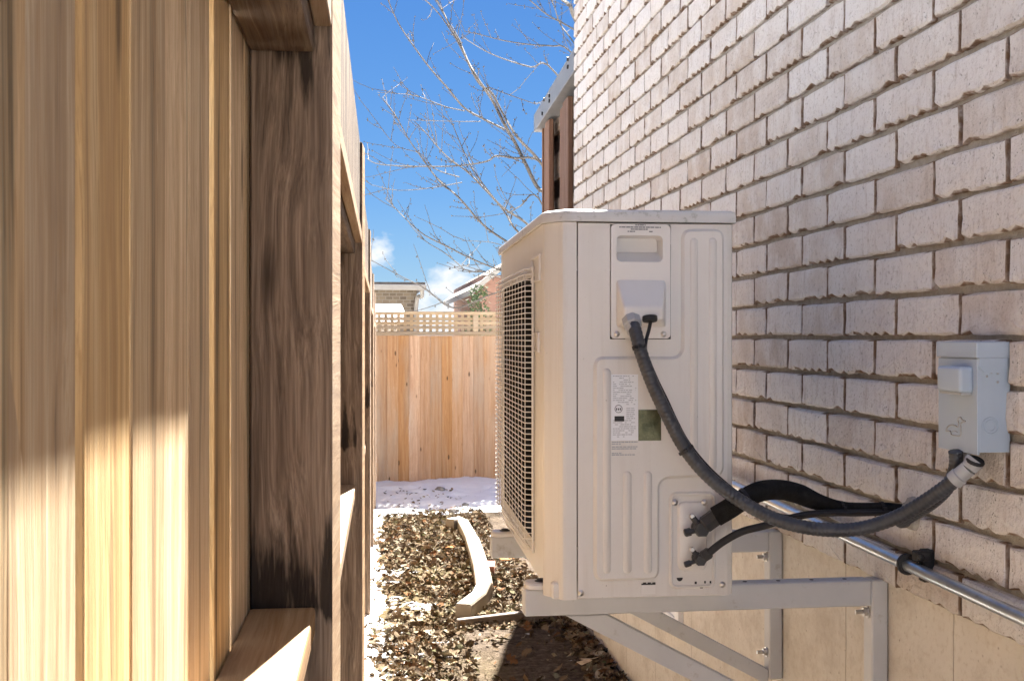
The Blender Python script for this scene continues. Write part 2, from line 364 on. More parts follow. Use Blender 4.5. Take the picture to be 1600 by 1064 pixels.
def glass_mat():
    s = NT('window glass'); s.bump(s.noise(s.tc.outputs['Object'], 3, 2), .02)
    return s.done((.05, .06, .07), .05, 0.0, .8)
M['glass'] = glass_mat()
def concrete():
    s = NT('form marked concrete'); p = s.new('NewGeometry').outputs['Position']
    n1 = s.noise(p, 3.5, 5, .6); n2 = s.noise(p, 60, 5, .6); n3 = s.noise(s.mapping(p, (5, 5, 6.5)), 1.0, 7, .72)
    col = s.mix(s.rng(n1, .3, .7), (.70, .665, .60), (.60, .56, .495))
    col = s.mix(s.rng(n3, .48, .66, 0, .75), col, (.47, .42, .355)); col = s.mix(s.rng(n2, .52, .75, 0, .55), col, (.46, .39, .31))
    sp = s.rng(s.vor(p, 42), .04, .16, .8, 0); sp = s.math('MULTIPLY', sp, s.rng(s.noise(p, 9, 4), .46, .6)); col = s.mix(sp, col, (.18, .13, .09))
    sy = s.new('SeparateXYZ'); s.l.new(p, sy.inputs[0])
    wob = s.math('MULTIPLY', s.noise(s.mapping(p, (1, 2, 6)), 1.0, 2), .012)
    y = s.math('ADD', sy.outputs['Y'], wob)
    fr = s.math('ABSOLUTE', s.math('SUBTRACT', s.math('FRACT', s.math('DIVIDE', s.math('ADD', y, s.math('MULTIPLY', s.math('FRACT', s.math('MULTIPLY', s.math('FLOOR', s.math('DIVIDE', y, .62)), .37)), .3)), .62)), .5))
    line = s.rng(fr, .001, .005, 1, 0)
    col = s.mix(s.math('MULTIPLY', line, s.rng(s.noise(p, 6, 2), .3, .6, .25, .7)), col, (.20, .15, .10))
    s.bump(s.math('SUBTRACT', s.math('ADD', s.math('MULTIPLY', n2, .5), s.math('MULTIPLY', n1, .7)), line), .5, .006)
    return s.done(col, .92, spec=.2)
M['concrete'] = concrete()
def snow_mat():
    s = NT('old snow'); p = s.new('NewGeometry').outputs['Position']
    n = s.noise(p, 14, 6, .6)
    col = s.mix(s.rng(n, .3, .75), (.90, .92, .94), (.85, .87, .89))
    deb = s.math('MULTIPLY', s.rng(s.vor(p, 26), .06, .16, .8, 0), s.rng(s.noise(p, 3.0, 3), .56, .66))
    col = s.mix(deb, col, (.10, .075, .055))
    s.bump(s.math('ADD', n, s.math('MULTIPLY', s.noise(p, 70, 4), .3)), .5, .02)
    return s.done(col, .7, spec=.3)
M['snow'] = snow_mat()
def ground_mat():
    s = NT('soil with leaf crumbs, thin grass and snow'); p = s.new('NewGeometry').outputs['Position']
    n1 = s.noise(p, 1.1, 4, .6); n2 = s.noise(p, 26, 6, .7); n3 = s.noise(p, 90, 4, .7); sy = s.new('SeparateXYZ'); s.l.new(p, sy.inputs[0])
    soil = s.ramp(n2, [(.3, (.055, .042, .031)), (.5, (.11, .085, .064)), (.7, (.19, .15, .115))])
    straw = s.ramp(n3, [(.3, (.075, .052, .028)), (.55, (.14, .108, .058)), (.75, (.12, .13, .045))])
    bare = s.math('ADD', s.rng(sy.outputs['X'], .62, .88, 0, .6), s.math('MULTIPLY', s.rng(sy.outputs['Y'], 5.9, 6.4, 1, 0), .5))
    straw_mix = s.rng(s.math('SUBTRACT', n1, bare), .0, .35)  # more straw away from the wall, bare soil beside it
    col = s.mix(straw_mix, soil, straw)
    sn = s.math('ADD', s.math('MULTIPLY', s.noise(p, 4.2, 5, .65), .6), s.math('MULTIPLY', s.noise(p, 17, 5, .7), .4))
    edge = s.math('ADD', s.rng(sy.outputs['X'], -.35, .7, .11, -.09), s.rng(sy.outputs['Y'], 13.2, 14.5, 0, .4))
    edge = s.math('ADD', edge, s.math('ADD', s.rng(sy.outputs['Y'], 1.5, -2.0, 0, .4), s.math('ADD', s.rng(sy.outputs['X'], -.35, -.9, 0, .4), s.rng(sy.outputs['X'], 1.6, 3, 0, .4))))  # unseen ground outside the alley made snowier to bounce sunlight in
    sm = s.rng(s.math('ADD', sn, edge), .53, .57)
    col = s.mix(sm, col, (.80, .82, .85))
    s.bump(s.math('ADD', n2, s.math('MULTIPLY', n3, .6)), 1.0, .03)
    return s.done(col, .97, spec=.04)
M['ground'] = ground_mat()
def leaf_mat(name, stops):
    s = NT(name); r = s.island()
    col = s.ramp(r, stops); col = s.mix(s.rng(s.noise(s.new('NewGeometry').outputs['Position'], 60, 3), .35, .7, 0, .4), col, (.06, .038, .02))
    return s.done(col, .95, spec=.03)
M['leaf'] = leaf_mat('dry leaf', [(0, (.04, .03, .022)), (.2, (.085, .062, .042)), (.42, (.15, .11, .072)), (.62, (.23, .18, .12)), (.72, (.16, .07, .028)), (.82, (.30, .25, .17)), (.92, (.42, .38, .3)), (1, (.08, .085, .025))])
M['grass'] = leaf_mat('dull grass', [(0, (.11, .095, .04)), (.4, (.16, .14, .06)), (.75, (.06, .085, .025)), (1, (.2, .17, .09))])
M['tanleaf'] = leaf_mat('pale tan leaf', [(0, (.52, .40, .26)), (1, (.56, .44, .3))])
M['rustleaf'] = leaf_mat('rust leaf', [(0, (.38, .17, .07)), (1, (.44, .22, .09))])

# ================================================================== SETTING
# ---- ground: one sheet
def axis(fine0, fine1, step, outs):
    a = []; x = fine0
    while x < fine1 + 1e-6: a.append(x); x += step
    return [-v for v in outs[::-1] if -v < fine0] + a + [v for v in outs if v > fine1]
xs = axis(-0.7, 1.5, .045, [2, 3, 5, 8, 15, 40, 120, 400]); ys = [-400, -100, -30, -8, -2, 0, 1, 2, 3, 3.6] + [4 + .045 * i for i in range(212)] + [13.6, 14, 14.6, 15.3, 16, 18, 25, 50, 120, 400]
vs_ = [(x, y, ground_z(x, y)) for y in ys for x in xs]; nx = len(xs)
fs = [(j * nx + i, j * nx + i + 1, (j + 1) * nx + i + 1, (j + 1) * nx + i) for j in range(len(ys) - 1) for i in range(nx - 1)]
tag(pyobj('ground', vs_, fs, M['ground'], smooth=True), 'bare soil with leaf crumbs, thin grass and patchy snow', 'ground', kind='structure')

# ---- house
D = 1.115; HB = ZC - .529; Y1 = 6.165; Y0 = -2.5; TOP = ZC + 2.85
house = thing('brick_house', 'pale tumbled brick house side wall above a beige concrete foundation', 'house', (D, 2.5, 0))
obj_wall = obj('wall', boxm((D + .0125, Y0, HB), (5.5, Y1 - .011, TOP)), M['mortar'], house)
fb = nb()
box(fb, (D + .0165, Y0, -1.2), (5.49, Y1 - .02, HB - .003))
foundation = obj('foundation', fb, M['concrete'], house)
rb = nb(); box(rb, (D - .02, Y0 - .2, TOP + .003), (5.7, Y1 + .05, TOP + .09), .01)
obj('roof', rb, M['capmetal'], house)

BL, BH, PITCH_Y, PITCH_Z = .2560, .0790, .267, .089
def brick_data(k, L=BL):
    rnd = random.Random(100 + k); pb = rnd.choice((.1, .2, .3, .5))
    bot = [0] + [(i + rnd.uniform(-.3, .3)) / 11 for i in range(1, 11)] + [1]; top = [1, .72, .45, .2, 0]
    ring = [(-L / 2 + L * t, 0) for t in bot] + [(L / 2, BH * .5)] + [(-L / 2 + L * t, BH) for t in top] + [(-L / 2, BH * .5)]
    inr, fr, bk, chip = [], [], [], []
    for i, (y, z) in enumerate(ring):
        lo = z == 0; bite = lo and rnd.random() < pb
        jz = (rnd.uniform(.004, .009) if bite else rnd.uniform(-.002, .002)) if lo else (rnd.uniform(-.004, .0) if z == BH else 0)
        ey = 1 if y < -L / 2 + .001 else -1 if y > L / 2 - .001 else 0; ez = 1 if lo else -1 if z == BH else 0
        jy = rnd.uniform(-.0012, .0012)
        inr.append((rnd.uniform(-.0025, .0005) if lo else rnd.uniform(-.001, .0015), y + jy + ey * .0035, z + jz + ez * (.005 if lo else .004)))
        fr.append((.004 + rnd.uniform(-.002, .001), y + jy * .5 + ey * .0005, z + jz * .8)); bk.append((.019, y, z + (jz * .2 if lo else 0)))
        chip.append(1.0 if bite or ey else (.45 if lo and rnd.random() < .5 else 0.0))
    c = (-.002 + rnd.uniform(-.0015, .001), rnd.uniform(-.02, .02), BH * .52)
    n = len(ring); vv = inr + fr + bk + [c]; chip = [0.0 for q in chip] + chip + [q * .8 for q in chip] + [0.0]
    ff = [(3 * n, (i + 1) % n, i) for i in range(n)]
    for a_, b_ in ((0, n), (n, 2 * n)): ff += [(a_ + i, a_ + (i + 1) % n, b_ + (i + 1) % n, b_ + i) for i in range(n)]
    return vv, ff, chip
NV = 16
bdata = [brick_data(k) for k in range(NV)]
def chip_attr(me, vals):
    at = me.attributes.new('chip', 'FLOAT', 'POINT'); at.data.foreach_set('value', vals)
bmeshes = []
for k in range(NV):
    me = bpy.data.meshes.new('brick'); me.from_pydata(bdata[k][0], [], bdata[k][1]); me.materials.append(M['brick']); me.update(); chip_attr(me, bdata[k][2]); bmeshes.append(me)
cands = []; rnd = random.Random(5)
row = 0
while HB + row * PITCH_Z + BH < TOP:
    zb = HB + row * PITCH_Z
    j0 = 2.878 if row % 2 == 0 else 2.981
    y = j0 - PITCH_Y * 21 + PITCH_Y / 2
    while y + PITCH_Y / 2 < Y1 + .02:
        L = 1.0
        if y + BL / 2 > Y1: y = min(y, Y1 - BL / 2)
        if y - BL / 2 > Y0: cands.append((y, zb, rnd.randrange(NV), rnd.uniform(-.0012, .001), rnd.uniform(-.0015, .0015)))
        y += PITCH_Y
    if y - PITCH_Y / 2 < Y1 - .02:   # closer at the corner
        cands.append(((y - PITCH_Y / 2 + Y1) / 2 + .002, zb, -(Y1 - y + PITCH_Y / 2 - .006), rnd.uniform(-.0012, .001), 0))
    row += 1
scored = []
for c in cands:
    a = proj((D, c[0] - BL / 2, c[1])) if c[0] > .5 else None; area = 0
    if a and a[2] > .3:
        b = proj((D, c[0] + BL / 2, c[1] + BH)); cx, cy = (a[0] + b[0]) / 2, (a[1] + b[1]) / 2
        if -20 < cx < 1640 and -30 < cy < 1090 and not (785 < cx < 1140 and 340 < cy < 930): area = abs(a[0] - b[0]) * abs(a[1] - b[1])
    scored.append((area, c))
scored.sort(key=lambda t: -t[0])
sv, sf, sc_ = [], [], []; made = 0
for area, (y, zb, k, dx, dz) in scored:
    if made < 296 and area > 0 and k >= 0:
        o = link('brick', bmeshes[k], obj_wall); o.location = (D + dx, y, zb + dz); o.rotation_euler = (R(rnd.uniform(-.25, .25)), 0, R(rnd.uniform(-.15, .15))); made += 1
    else:
        vv, ff, cp = bdata[k] if k >= 0 else bdata[3]; sc_ += cp; sy = 1.0 if k >= 0 else -k / BL
        n0 = len(sv); sv += [(D + dx + a, y + b * sy, zb + dz + c) for a, b, c in vv]; sf += [tuple(i + n0 for i in f_) for f_ in ff]
# end wall return, seen only as an edge
so = pyobj('brick_courses', sv, sf, M['brick'], obj_wall); so['kind'] = 'stuff'; chip_attr(so.data, sc_)
# basement window
WY0, WY1, WZ0, WZ1 = 4.06, 4.72, ZC - 1.067, ZC - .70
win = nb()
for lo, hi in (((D - .004, WY0, WZ0), (D + .03, WY0 + .05, WZ1)), ((D - .004, WY1 - .05, WZ0), (D + .03, WY1, WZ1)), ((D - .004, WY0 + .0505, WZ0), (D + .03, WY1 - .0505, WZ0 + .05)), ((D - .004, WY0 + .0505, WZ1 - .05), (D + .03, WY1 - .0505, WZ1))):
    box(win, lo, hi, .003)
wf = obj('window', win, M['window'], house)
obj('pane', boxm((D + .006, WY0 + .045, WZ0 + .045), (D + .012, WY1 - .045, WZ1 - .045)), M['window'], wf)

# ---- left fence, own frame: s along it, n to the right
PHF = TH + math.atan((598 - 800) / FPX)
EF = V((math.sin(PHF), math.cos(PHF), 0)); EN = V((math.cos(PHF), -math.sin(PHF), 0))
FM = Matrix(((EN.x, EF.x, 0, 0), (EN.y, EF.y, 0, 0), (0, 0, 1, 0), (0, 0, 0, 1)))
NP, NO = -.181, -.069        # picket face, outer post plane
POST = [-.80, 1.62, 4.0, 6.4, 8.8, 11.2]
S_END = 13.02
fence = thing('wooden_fence', 'tall tan board fence running beside the house, posts and rails facing the alley', 'fence', FM @ V((NP, 4, 0)))
def fobj(name, bm, mat): return obj(name, bm, mat, fence, M=FM)
lowrail = [-.369 + .10, -.369, -.50, -.58, -.66, -.74]
inrail = [.47, .39, .285, .205, .13, .06]; topb = [.88, .78, .67, .585, .49, .42]
for k, s0 in enumerate(POST):
    tw = {1: 2.6, 2: 2.6}.get(k, 1.5); b = nb(); ptop = {2: .665, 3: .59, 4: .48}.get(k, topb[k] + .01)
    box(b, (-.112, 0, -.4), (0, .14, ZC + ptop), .003)
    b.transform(Matrix.Translation((NO, s0, 0)) @ Matrix.Rotation(R(-tw), 4, 'Z'))
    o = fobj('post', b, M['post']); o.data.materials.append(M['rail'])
    for f_ in o.data.polygons:
        if f_.normal.x > .9: f_.material_index = 1  # sunward post face gets paler timber, sunlight put into its colour
    e = (POST[k + 1] if k + 1 < len(POST) else S_END) ; st = s0 + .146; 
    # k-th bay ends at post k+1; bay index = k+1
    j = min(k + 1, 5)
    for h, n0, n1, th_, nm in ((lowrail[j], NP + .001, -.092, -.038, 'rail'), (inrail[j], NP + .001, -.094, .038, 'rail')):
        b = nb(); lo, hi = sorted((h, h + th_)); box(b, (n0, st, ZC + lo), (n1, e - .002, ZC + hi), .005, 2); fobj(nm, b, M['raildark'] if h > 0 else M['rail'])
    b = nb(); box(b, (-.093, st, ZC + inrail[j] + .036), (NO - .001, e - .002, ZC + inrail[j] + .075), .002); fobj('rail', b, M['rail'])
    ns = 3; seg = (e - st) / ns
    b = nb(); box(b, (-.0925, st, ZC + inrail[j] + .0752), (-.0775, e - .002, ZC + topb[j]), .002); fobj('board', b, M['post'])  # upper board takes the dark post timber in place of shade
pm = []
for k in range(6):
    b = nb(); rr = random.Random(k); w = .1315
    prof = [(-w / 2, .001), (-w / 2 + .003, 0), (w / 2 - .003, 0), (w / 2, .001), (w / 2, .019), (-w / 2, .019)]
    zs = [-.35, .3, .8, 1.2, 1.6, 2.0, 2.4]; ph = rr.uniform(0, 6)
    rings(b, [[(-y + .0008 * math.sin(z * 1.7 + ph), x + .0012 * math.sin(z * 2.3 + ph), z) for x, y in prof] for z in zs])
    bmesh.ops.recalc_face_normals(b, faces=b.faces)
    me = bpy.data.meshes.new('picket'); b.to_mesh(me); b.free(); me.materials.append(M['picket']); pm.append(me)
s_ = .40 - .14 * 9; rnd = random.Random(3)
# joints measured on the near boards, then regular
joints = [.59, .725, .865, 1.01, 1.125, 1.275, 1.44, 1.58]
centers = [(.45 - .14 * i) for i in range(8)] + [(a + b) / 2 for a, b in zip([.52] + joints, joints)] + [1.65 + .14 * i for i in range(82)]
for c in sorted(centers):
    if c > S_END - .06: break
    o = link('picket', pm[rnd.randrange(6)], fence); p = FM @ V((NP - rnd.uniform(0, .0014), c, 0)); o.location = p
    k = max(0, min(5, sum(1 for q in POST if c > q))); h = (topb[k] + ZC - .03) / 2.4
    o.rotation_euler = (0, 0, -PHF + R(rnd.uniform(-.35, .35))); o.scale = (1, rnd.uniform(.985, 1.015), h)

# ---- rear fence
YR = 13.05; XL = FM @ V((NO, S_END, 0)); XL = XL.x - .12
rear = thing('wooden_fence', 'tan knotty board fence with a lattice top closing the end of the alley', 'fence', (1.2, YR, -.2))
hr = lambda py: ZC + (527 - py) / FPX * 13.05
bm_ = []
for k in range(5):
    b = nb(); box(b, (-.0601, -.009, -.75), (.0601, .009, hr(524) - .004), .002); me = bpy.data.meshes.new('board'); b.to_mesh(me); b.free(); me.materials.append(M['rearboard']); bm_.append(me)
x = XL + .06; rnd = random.Random(11)
while x < 4.2:
    o = link('board', bm_[rnd.randrange(5)], rear); o.location = (x, YR + rnd.uniform(-.003, .003), 0); o.rotation_euler = (0, R(rnd.uniform(-.05, .05)), 0); x += .1205
zt, zb_ = hr(487), hr(524)
for za, zc in ((zt - .035, zt), (zb_, zb_ + .042)):
    obj('rail', boxm((XL, YR - .03, za), (4.25, YR + .03, zc), .004), M['lattice'], rear)
px_ = [XL + .02, P(743, 500, 13.1).x, P(743, 500, 13.1).x + 1.83]
for x in px_:
    obj('post', boxm((x - .03, YR - .028, zb_ + .043), (x + .03, YR + .028, zt - .036), .003), M['lattice'], rear)
    obj('post', boxm((x - .045, YR + .0615, -.9), (x + .045, YR + .15, zb_ - .003), .004), M['rail'], rear)
for hz in (zb_ - .28, zb_ - 1.3): obj('rail', boxm((XL, YR + .013, hz), (4.25, YR + .06, hz + .09), .003), M['lattice'], rear)
nh = 3
for i in range(1, nh + 1):
    z = zb_ + .042 + (zt - zb_ - .077) * i / (nh + 1) + .0
    obj('lattice_slat', boxm((XL, YR - .0095, z - .017), (4.2, YR - .0005, z + .017)), M['lattice'], rear)
sl = nb(); box(sl, (-.016, .0005, zb_ + .0425), (.016, .0095, zt - .0355)); me = bpy.data.meshes.new('lattice_slat'); sl.to_mesh(me); sl.free(); me.materials.append(M['lattice'])
x = XL + .08
while x < 4.15:
    o = link('lattice_slat', me, rear); o.location = (x, YR, 0); x += .0715

# ---- snow: bank at the rear fence and strip along the left fence, real relief that dips under the soil
def snow_h(x, y):
    e = noise.noise((x * 2.1, y * 2.1, 9)) * .5 + noise.noise((x * 7, y * 7, 2)) * .25
    bank = (y - 10.85 + .35 * e) * .085
    if y > 12.2: bank += .05 * max(0, 1 - abs(x - .25) * 3)
    strip = (.075 - x + EF.x * (y - 6) + .13 * e) * .32
    return ground_z(x, y) + min(.13, max(bank, strip, -.08)) + .012 * noise.noise((x * 11, y * 11, 4))
sx = [-.25 + .04 * i for i in range(110)]; sy_ = [4 + .04 * i for i in range(228)]
vv = [(x, y, snow_h(x, y)) for y in sy_ for x in sx]; n = len(sx)
ff = []
for j in range(len(sy_) - 1):
    for i in range(n - 1):
        q = (j * n + i, j * n + i + 1, (j + 1) * n + i + 1, (j + 1) * n + i)
        if any(vv[k][2] > ground_z(vv[k][0], vv[k][1]) - .02 for k in q): ff.append(q)
tag(pyobj('snow', vv, ff, M['snow'], smooth=True), 'old snow lying along the foot of the fences', 'snow', kind='structure')

# ---- privacy screen behind the house corner
scr = thing('privacy_screen', 'brown timber screen with woven slats under a grey cap board', 'screen', (D, 6.8, 0))
def wallp(px, py, X): return hit(px, py, V((X, 0, 0)), V((1, 0, 0)))
XS = D + .03
ya, yb_ = wallp(858, 300, XS).y, wallp(845, 300, XS).y
yc, yd = wallp(888, 300, XS).y, wallp(869, 300, XS).y
for a, b_ in ((ya, yb_), (yc, yd)):
    m = (a + b_) / 2; w = abs(b_ - a)
    for q, xo in ((-.25, 0), (.25, .02)):
        obj('post', boxm((XS + xo, m + q * w - w * .22, -.3), (XS + .03 + xo, m + q * w + w * .22, ZC + 1.37), .004), M['screen'], scr)
hz = -.25; i = 0
while hz < ZC + 1.3:
    b = nb(); N = 10; r0, r1 = [], []
    for k in range(N + 1):
        y = 6.19 + (yb_ - 6.21) * k / N; bow = .028 * math.sin(k / N * math.pi * 3 + i * math.pi)
        r0.append((XS + .085 + bow, y)); r1.append((XS + .101 + bow, y))
    rings(b, [[(p[0], p[1], hz), (q[0], q[1], hz), (q[0], q[1], hz + .158), (p[0], p[1], hz + .158)] for p, q in zip(r0, r1)])
    obj('slat', b, M['slat'], scr); hz += .145; i += 1
obj('added_end_block', boxm((XS + .012, yb_ + .002, -.3), (XS + .16, yb_ + .032, ZC + 1.37), .003), M['screen'], scr)  # added upright closing the screen end against stray sun
obj('added_sun_block', boxm((XS + .135, 6.2, -.3), (XS + .147, yb_ - .01, ZC + 1.38)), M['slat'], scr)  # added opaque sheet keeping sun from leaking between the slats
XCB = D + .001; pa, pb_ = wallp(834, 207, XCB), wallp(896.5, 112, XCB)
b = nb()
hexa(b, [pb_ + V((0, 0, 0)), pb_ + V((.16, 0, 0)), pa + V((.16, 0, 0)), pa, pb_ + V((0, 0, .125)), pb_ + V((.16, 0, .125)), pa + V((.16, 0, .115)), pa + V((0, 0, .115))], .003)
obj('post', boxm((D + .17, 6.2, ZC + 1.3), (D + .23, 6.3, ZC + 1.56), .003), M['screen'], scr)
cap = obj('cap_board', b, M['capmetal'], scr)
b = nb()
for px, py in ((848, 178), (859, 150), (859, 158), (851, 156), (888, 93), (888, 105)):
    p = wallp(px, py, XCB); cyl(b, p + V((.01, 0, 0)), p + V((-.008, 0, 0)), .012, 8)
obj('bolt', b, M['rubber'], cap)

# ================================================================== HEAT PUMP
PHI = TH + math.atan((608 - 800) / FPX)
EW = V((math.sin(PHI), math.cos(PHI), 0)); ED = V((math.cos(PHI), -math.sin(PHI), 0))
A0 = P(902, 937, 2.36)
AM = Matrix(((ED.x, EW.x, 0, A0.x), (ED.y, EW.y, 0, A0.y), (0, 0, 1, A0.z), (0, 0, 0, 1)))   # local (d, w, h)
def sd_(px, py, off=0.0):
    q = hit(px, py, A0 - EW * off, EW) - A0; return V((q.dot(ED), q.z))
D0, D1, W1, H1 = -.0627, .326, .975, .765
unit = thing('heat_pump', 'off white outdoor heat pump unit mounted on grey wall brackets', 'heat pump', AM @ V((.13, .48, 0)))
def aobj(name, bm, mat, parent=None, smooth=False): return obj(name, bm, mat, parent or unit, smooth, AM)
# front cover: grille face plus rounded corner up to the seam
GW0, GW1, GH0, GH1 = .20, .86, .085, .665
b = nb()
def wall_strip(bm, pts, h0, h1):
    for (a, c) in zip(pts, pts[1:]):
        v = [bm.verts.new((a[0], a[1], h0)), bm.verts.new((c[0], c[1], h0)), bm.verts.new((c[0], c[1], h1)), bm.verts.new((a[0], a[1], h1))]; bm.faces.new(v)
corner = [(D0, GW0), (D0, .055)]
for k in range(1, 4): 
    t = k / 4; corner.append((D0 + .004 * t, .055 - .013 * t))
corner += [(D0 + .0265, .012)]
for k in range(1, 4):
    t = k / 4; corner.append((D0 + .0265 + .010 * t, .012 - .012 * t * (2 - t)))
corner += [(D0 + .04, 0), (-.0012, 0)]
wall_strip(b, corner[1:], 0.0, H1)
def grid(bm, us, hs__, fn, skip=()):
    for i in range(len(us) - 1):
        for j in range(len(hs__) - 1):
            if (i, j) in skip: continue
            bm.faces.new([bm.verts.new(fn(u, h)) for u, h in ((us[i], hs__[j]), (us[i + 1], hs__[j]), (us[i + 1], hs__[j + 1]), (us[i], hs__[j + 1]))])
grid(b, [.055, GW0, GW1, W1 - .02], [.035, GH0, GH1, H1], lambda u, h: (D0, u, h), {(1, 1)})
wall_strip(b, [(D0, W1 - .02), (D0 + .004, W1 - .008), (D0 + .02, W1), (D1, W1)], .035, H1)
front = aobj('front_cover', b, M['paint'])
# edge return of the opening and dark interior
b = nb()
hexa(b, [(D0 + .002, GW0 - .012, GH0 - .012), (D0 + .2, GW0 - .012, GH0 - .012), (D0 + .2, GW1 + .012, GH0 - .012), (D0 + .002, GW1 + .012, GH0 - .012), (D0 + .002, GW0 - .012, GH1 + .012), (D0 + .2, GW0 - .012, GH1 + .012), (D0 + .2, GW1 + .012, GH1 + .012), (D0 + .002, GW1 + .012, GH1 + .012)])
b.faces.ensure_lookup_table()
for f_ in list(b.faces):
    if all(abs(v.co.x - D0 - .002) < 1e-4 for v in f_.verts): b.faces.remove(f_)
aobj('fan_housing', b, M['dark'])
fan = nb(); cw, ch = (GW0 + GW1) / 2, (GH0 + GH1) / 2
lathe(fan, (D0 + .16, cw, ch), (-1, 0, 0), [(0, .05), (.06, .06), (.085, .045), (.09, .001)], 20)
for k in range(3):
    a0 = k * 2 * math.pi / 3
    for s0, s1 in ((0, 1),):
        g = []
        for i in range(6):
            r = .055 + i * .037; sw = .14 * i
            for j in range(5):
                a = a0 + sw + (j / 4 - .5) * 1.35; g.append(fan.verts.new((D0 + .085 + .05 * (j / 4), cw + r * math.cos(a), ch + r * math.sin(a))))
        for i in range(5):
            for j in range(4): fan.faces.new((g[i * 5 + j], g[i * 5 + j + 1], g[i * 5 + j + 6], g[i * 5 + j + 5]))
aobj('fan', fan, M['fan'], smooth=True)
# wire guard
gr = nb()
for (a, c) in (((GW0 - .02, GH0 - .02), (GW1 + .02, GH0 - .02)), ((GW1 + .02, GH0 - .02), (GW1 + .02, GH1 + .02)), ((GW1 + .02, GH1 + .02), (GW0 - .02, GH1 + .02)), ((GW0 - .02, GH1 + .02), (GW0 - .02, GH0 - .02))):
    cyl(gr, (D0 - .006, *a), (D0 - .006, *c), .0028, 6)
guard = aobj('wire_guard', gr, M['wire'])
NW = 52
for i in range(NW):
    h = GH0 - .015 + (GH1 - GH0 + .03) * i / (NW - 1); w = nb(); j = .0018 * noise.noise((i * .7, 0, 0)); st = D0 - .024 + .002 * noise.noise((i * .9, 4, 0))
    pts = [(D0 - .004, GW0 - .02, h), (st + .006, GW0 - .014, h), (st, GW0 - .004, h + j), (st - .002, cw - .15, h + j * 1.5), (st - .002, cw + .15, h - j), (st, GW1 + .004, h), (st + .006, GW1 + .014, h), (D0 - .004, GW1 + .02, h)]
    tube(w, pts, .00125, 5); aobj('wire', w, M['wire'], guard)
for i in range(11):
    x = GW0 + (GW1 - GW0) * i / 10; w = nb(); st = D0 - .0205
    tube(w, [(D0 - .004, x, GH0 - .02), (st, x, GH0 - .006), (st, x, GH1 + .006), (D0 - .004, x, GH1 + .02)], .0011, 5); aobj('wire', w, M['wire'], guard)
# small latch windows on the front face near the corner
for (pa, pc) in (((832, 404), (845, 438)), ((834, 520), (843, 550))):
    q0 = hit(*pa, A0 + ED * D0, ED) - A0; q1 = hit(*pc, A0 + ED * D0, ED) - A0
    w0, w1 = sorted((q0.dot(EW), q1.dot(EW))); h1, h0 = sorted((q0.z, q1.z), reverse=True)
    b = nb(); z_ = .004
    for lo, hi in (((D0 - z_, w0, h0), (D0 + .001, w1, h0 + .004)), ((D0 - z_, w0, h1 - .004), (D0 + .001, w1, h1)), ((D0 - z_, w0, h0 + .004), (D0 + .001, w0 + .012, h1 - .004)), ((D0 - z_, w1 - .012, h0 + .004), (D0 + .001, w1, h1 - .004))): box(b, lo, hi)
    aobj('panel_clip', b, M['plastic'], front)
# side cover with an opening for the terminal plate
PL0, PT = sd_(953, 347); PR, PB = sd_(1048, 530); PT = H1 - .004
rc = [(D1 - .014, 0), (D1 - .005, .003), (D1 - .001, .011), (D1, .022), (D1, W1)]
b = nb()
wall_strip(b, [(.0012, .006), (.0012, 0)], .004, H1 - .002); wall_strip(b, rc, .004, H1 - .002)
grid(b, [.0012, PL0, PR, D1 - .014], [.004, PB, PT, H1 - .002], lambda u, h: (u, 0, h), {(1, 1)})
sidep = aobj('side_cover', b, M['paint'])
# embossed plateau
pts = [(1064, 358), (1131, 358), (1131, 744), (1030, 748), (1030, 905), (927, 908), (927, 557), (1064, 557)]
poly = round_poly([sd_(*p) for p in pts], .022, 6)
inn = inset(poly, .006)
b = nb(); rings(b, [[(x, -.0004, y) for x, y in poly], [(x, -.0022, y) for x, y in inset(poly, .0012)], [(x, -.0062, y) for x, y in inset(poly, .0048)], [(x, -.0075, y) for x, y in inn]], False, True)
emb = aobj('embossed_panel', b, M['paint'], sidep, True)
def capsule(px, py0, py1, wpx):
    a, c = sd_(px, py0), sd_(px, py1); r = wpx / 2 * 2.36 / FPX; b = nb()
    rg = rrect(a.x - r, a.x + r, c.y, a.y, r * .98, 6)
    rings(b, [[(x, -.0072, y) for x, y in rg], [(x, -.0092, y) for x, y in inset(rg, r * .22)], [(x, -.0105, y) for x, y in inset(rg, r * .62)]], False, True); aobj('rib', b, M['paint'], emb, True)
for q in ((1083, 372, 735, 13), (1112, 372, 735, 13), (947, 575, 895, 13), (979, 735, 895, 14), (1011, 735, 895, 14)): capsule(*q)
# terminal plate with recessed handle
b = nb(); rL, rT = sd_(963, 368); rR, rB = sd_(1035, 410)
outl = rrect(PL0 + .0015, PR - .0015, PB + .0015, PT - .0005, .008, 4)
hole = rrect(rL, rR, rB, rT, .010, 4)
def ringface(bm, o_, i_, y):
    A_ = [bm.verts.new((x, y, z)) for x, z in o_]; B_ = [bm.verts.new((x, y, z)) for x, z in i_]; n = len(A_)
    for k in range(n): bm.faces.new((A_[k], A_[(k + 1) % n], B_[(k + 1) % n], B_[k]))
    return A_, B_
A_, B_ = ringface(b, outl, hole, -.0035)
e_ = [b.verts.new((x, .004, z)) for x, z in outl]
for k in range(len(A_)): b.faces.new((A_[k], e_[k], e_[(k + 1) % len(A_)], A_[(k + 1) % len(A_)]))
dp = [b.verts.new((x, .036, max(z, rB + .42 * (rT - rB)))) for x, z in inset(hole, .003)]
for k in range(len(B_)): b.faces.new((B_[k], dp[k], dp[(k + 1) % len(B_)], B_[(k + 1) % len(B_)]))
b.faces.new(dp)
plate = aobj('terminal_plate', b, M['plastic'], smooth=True)
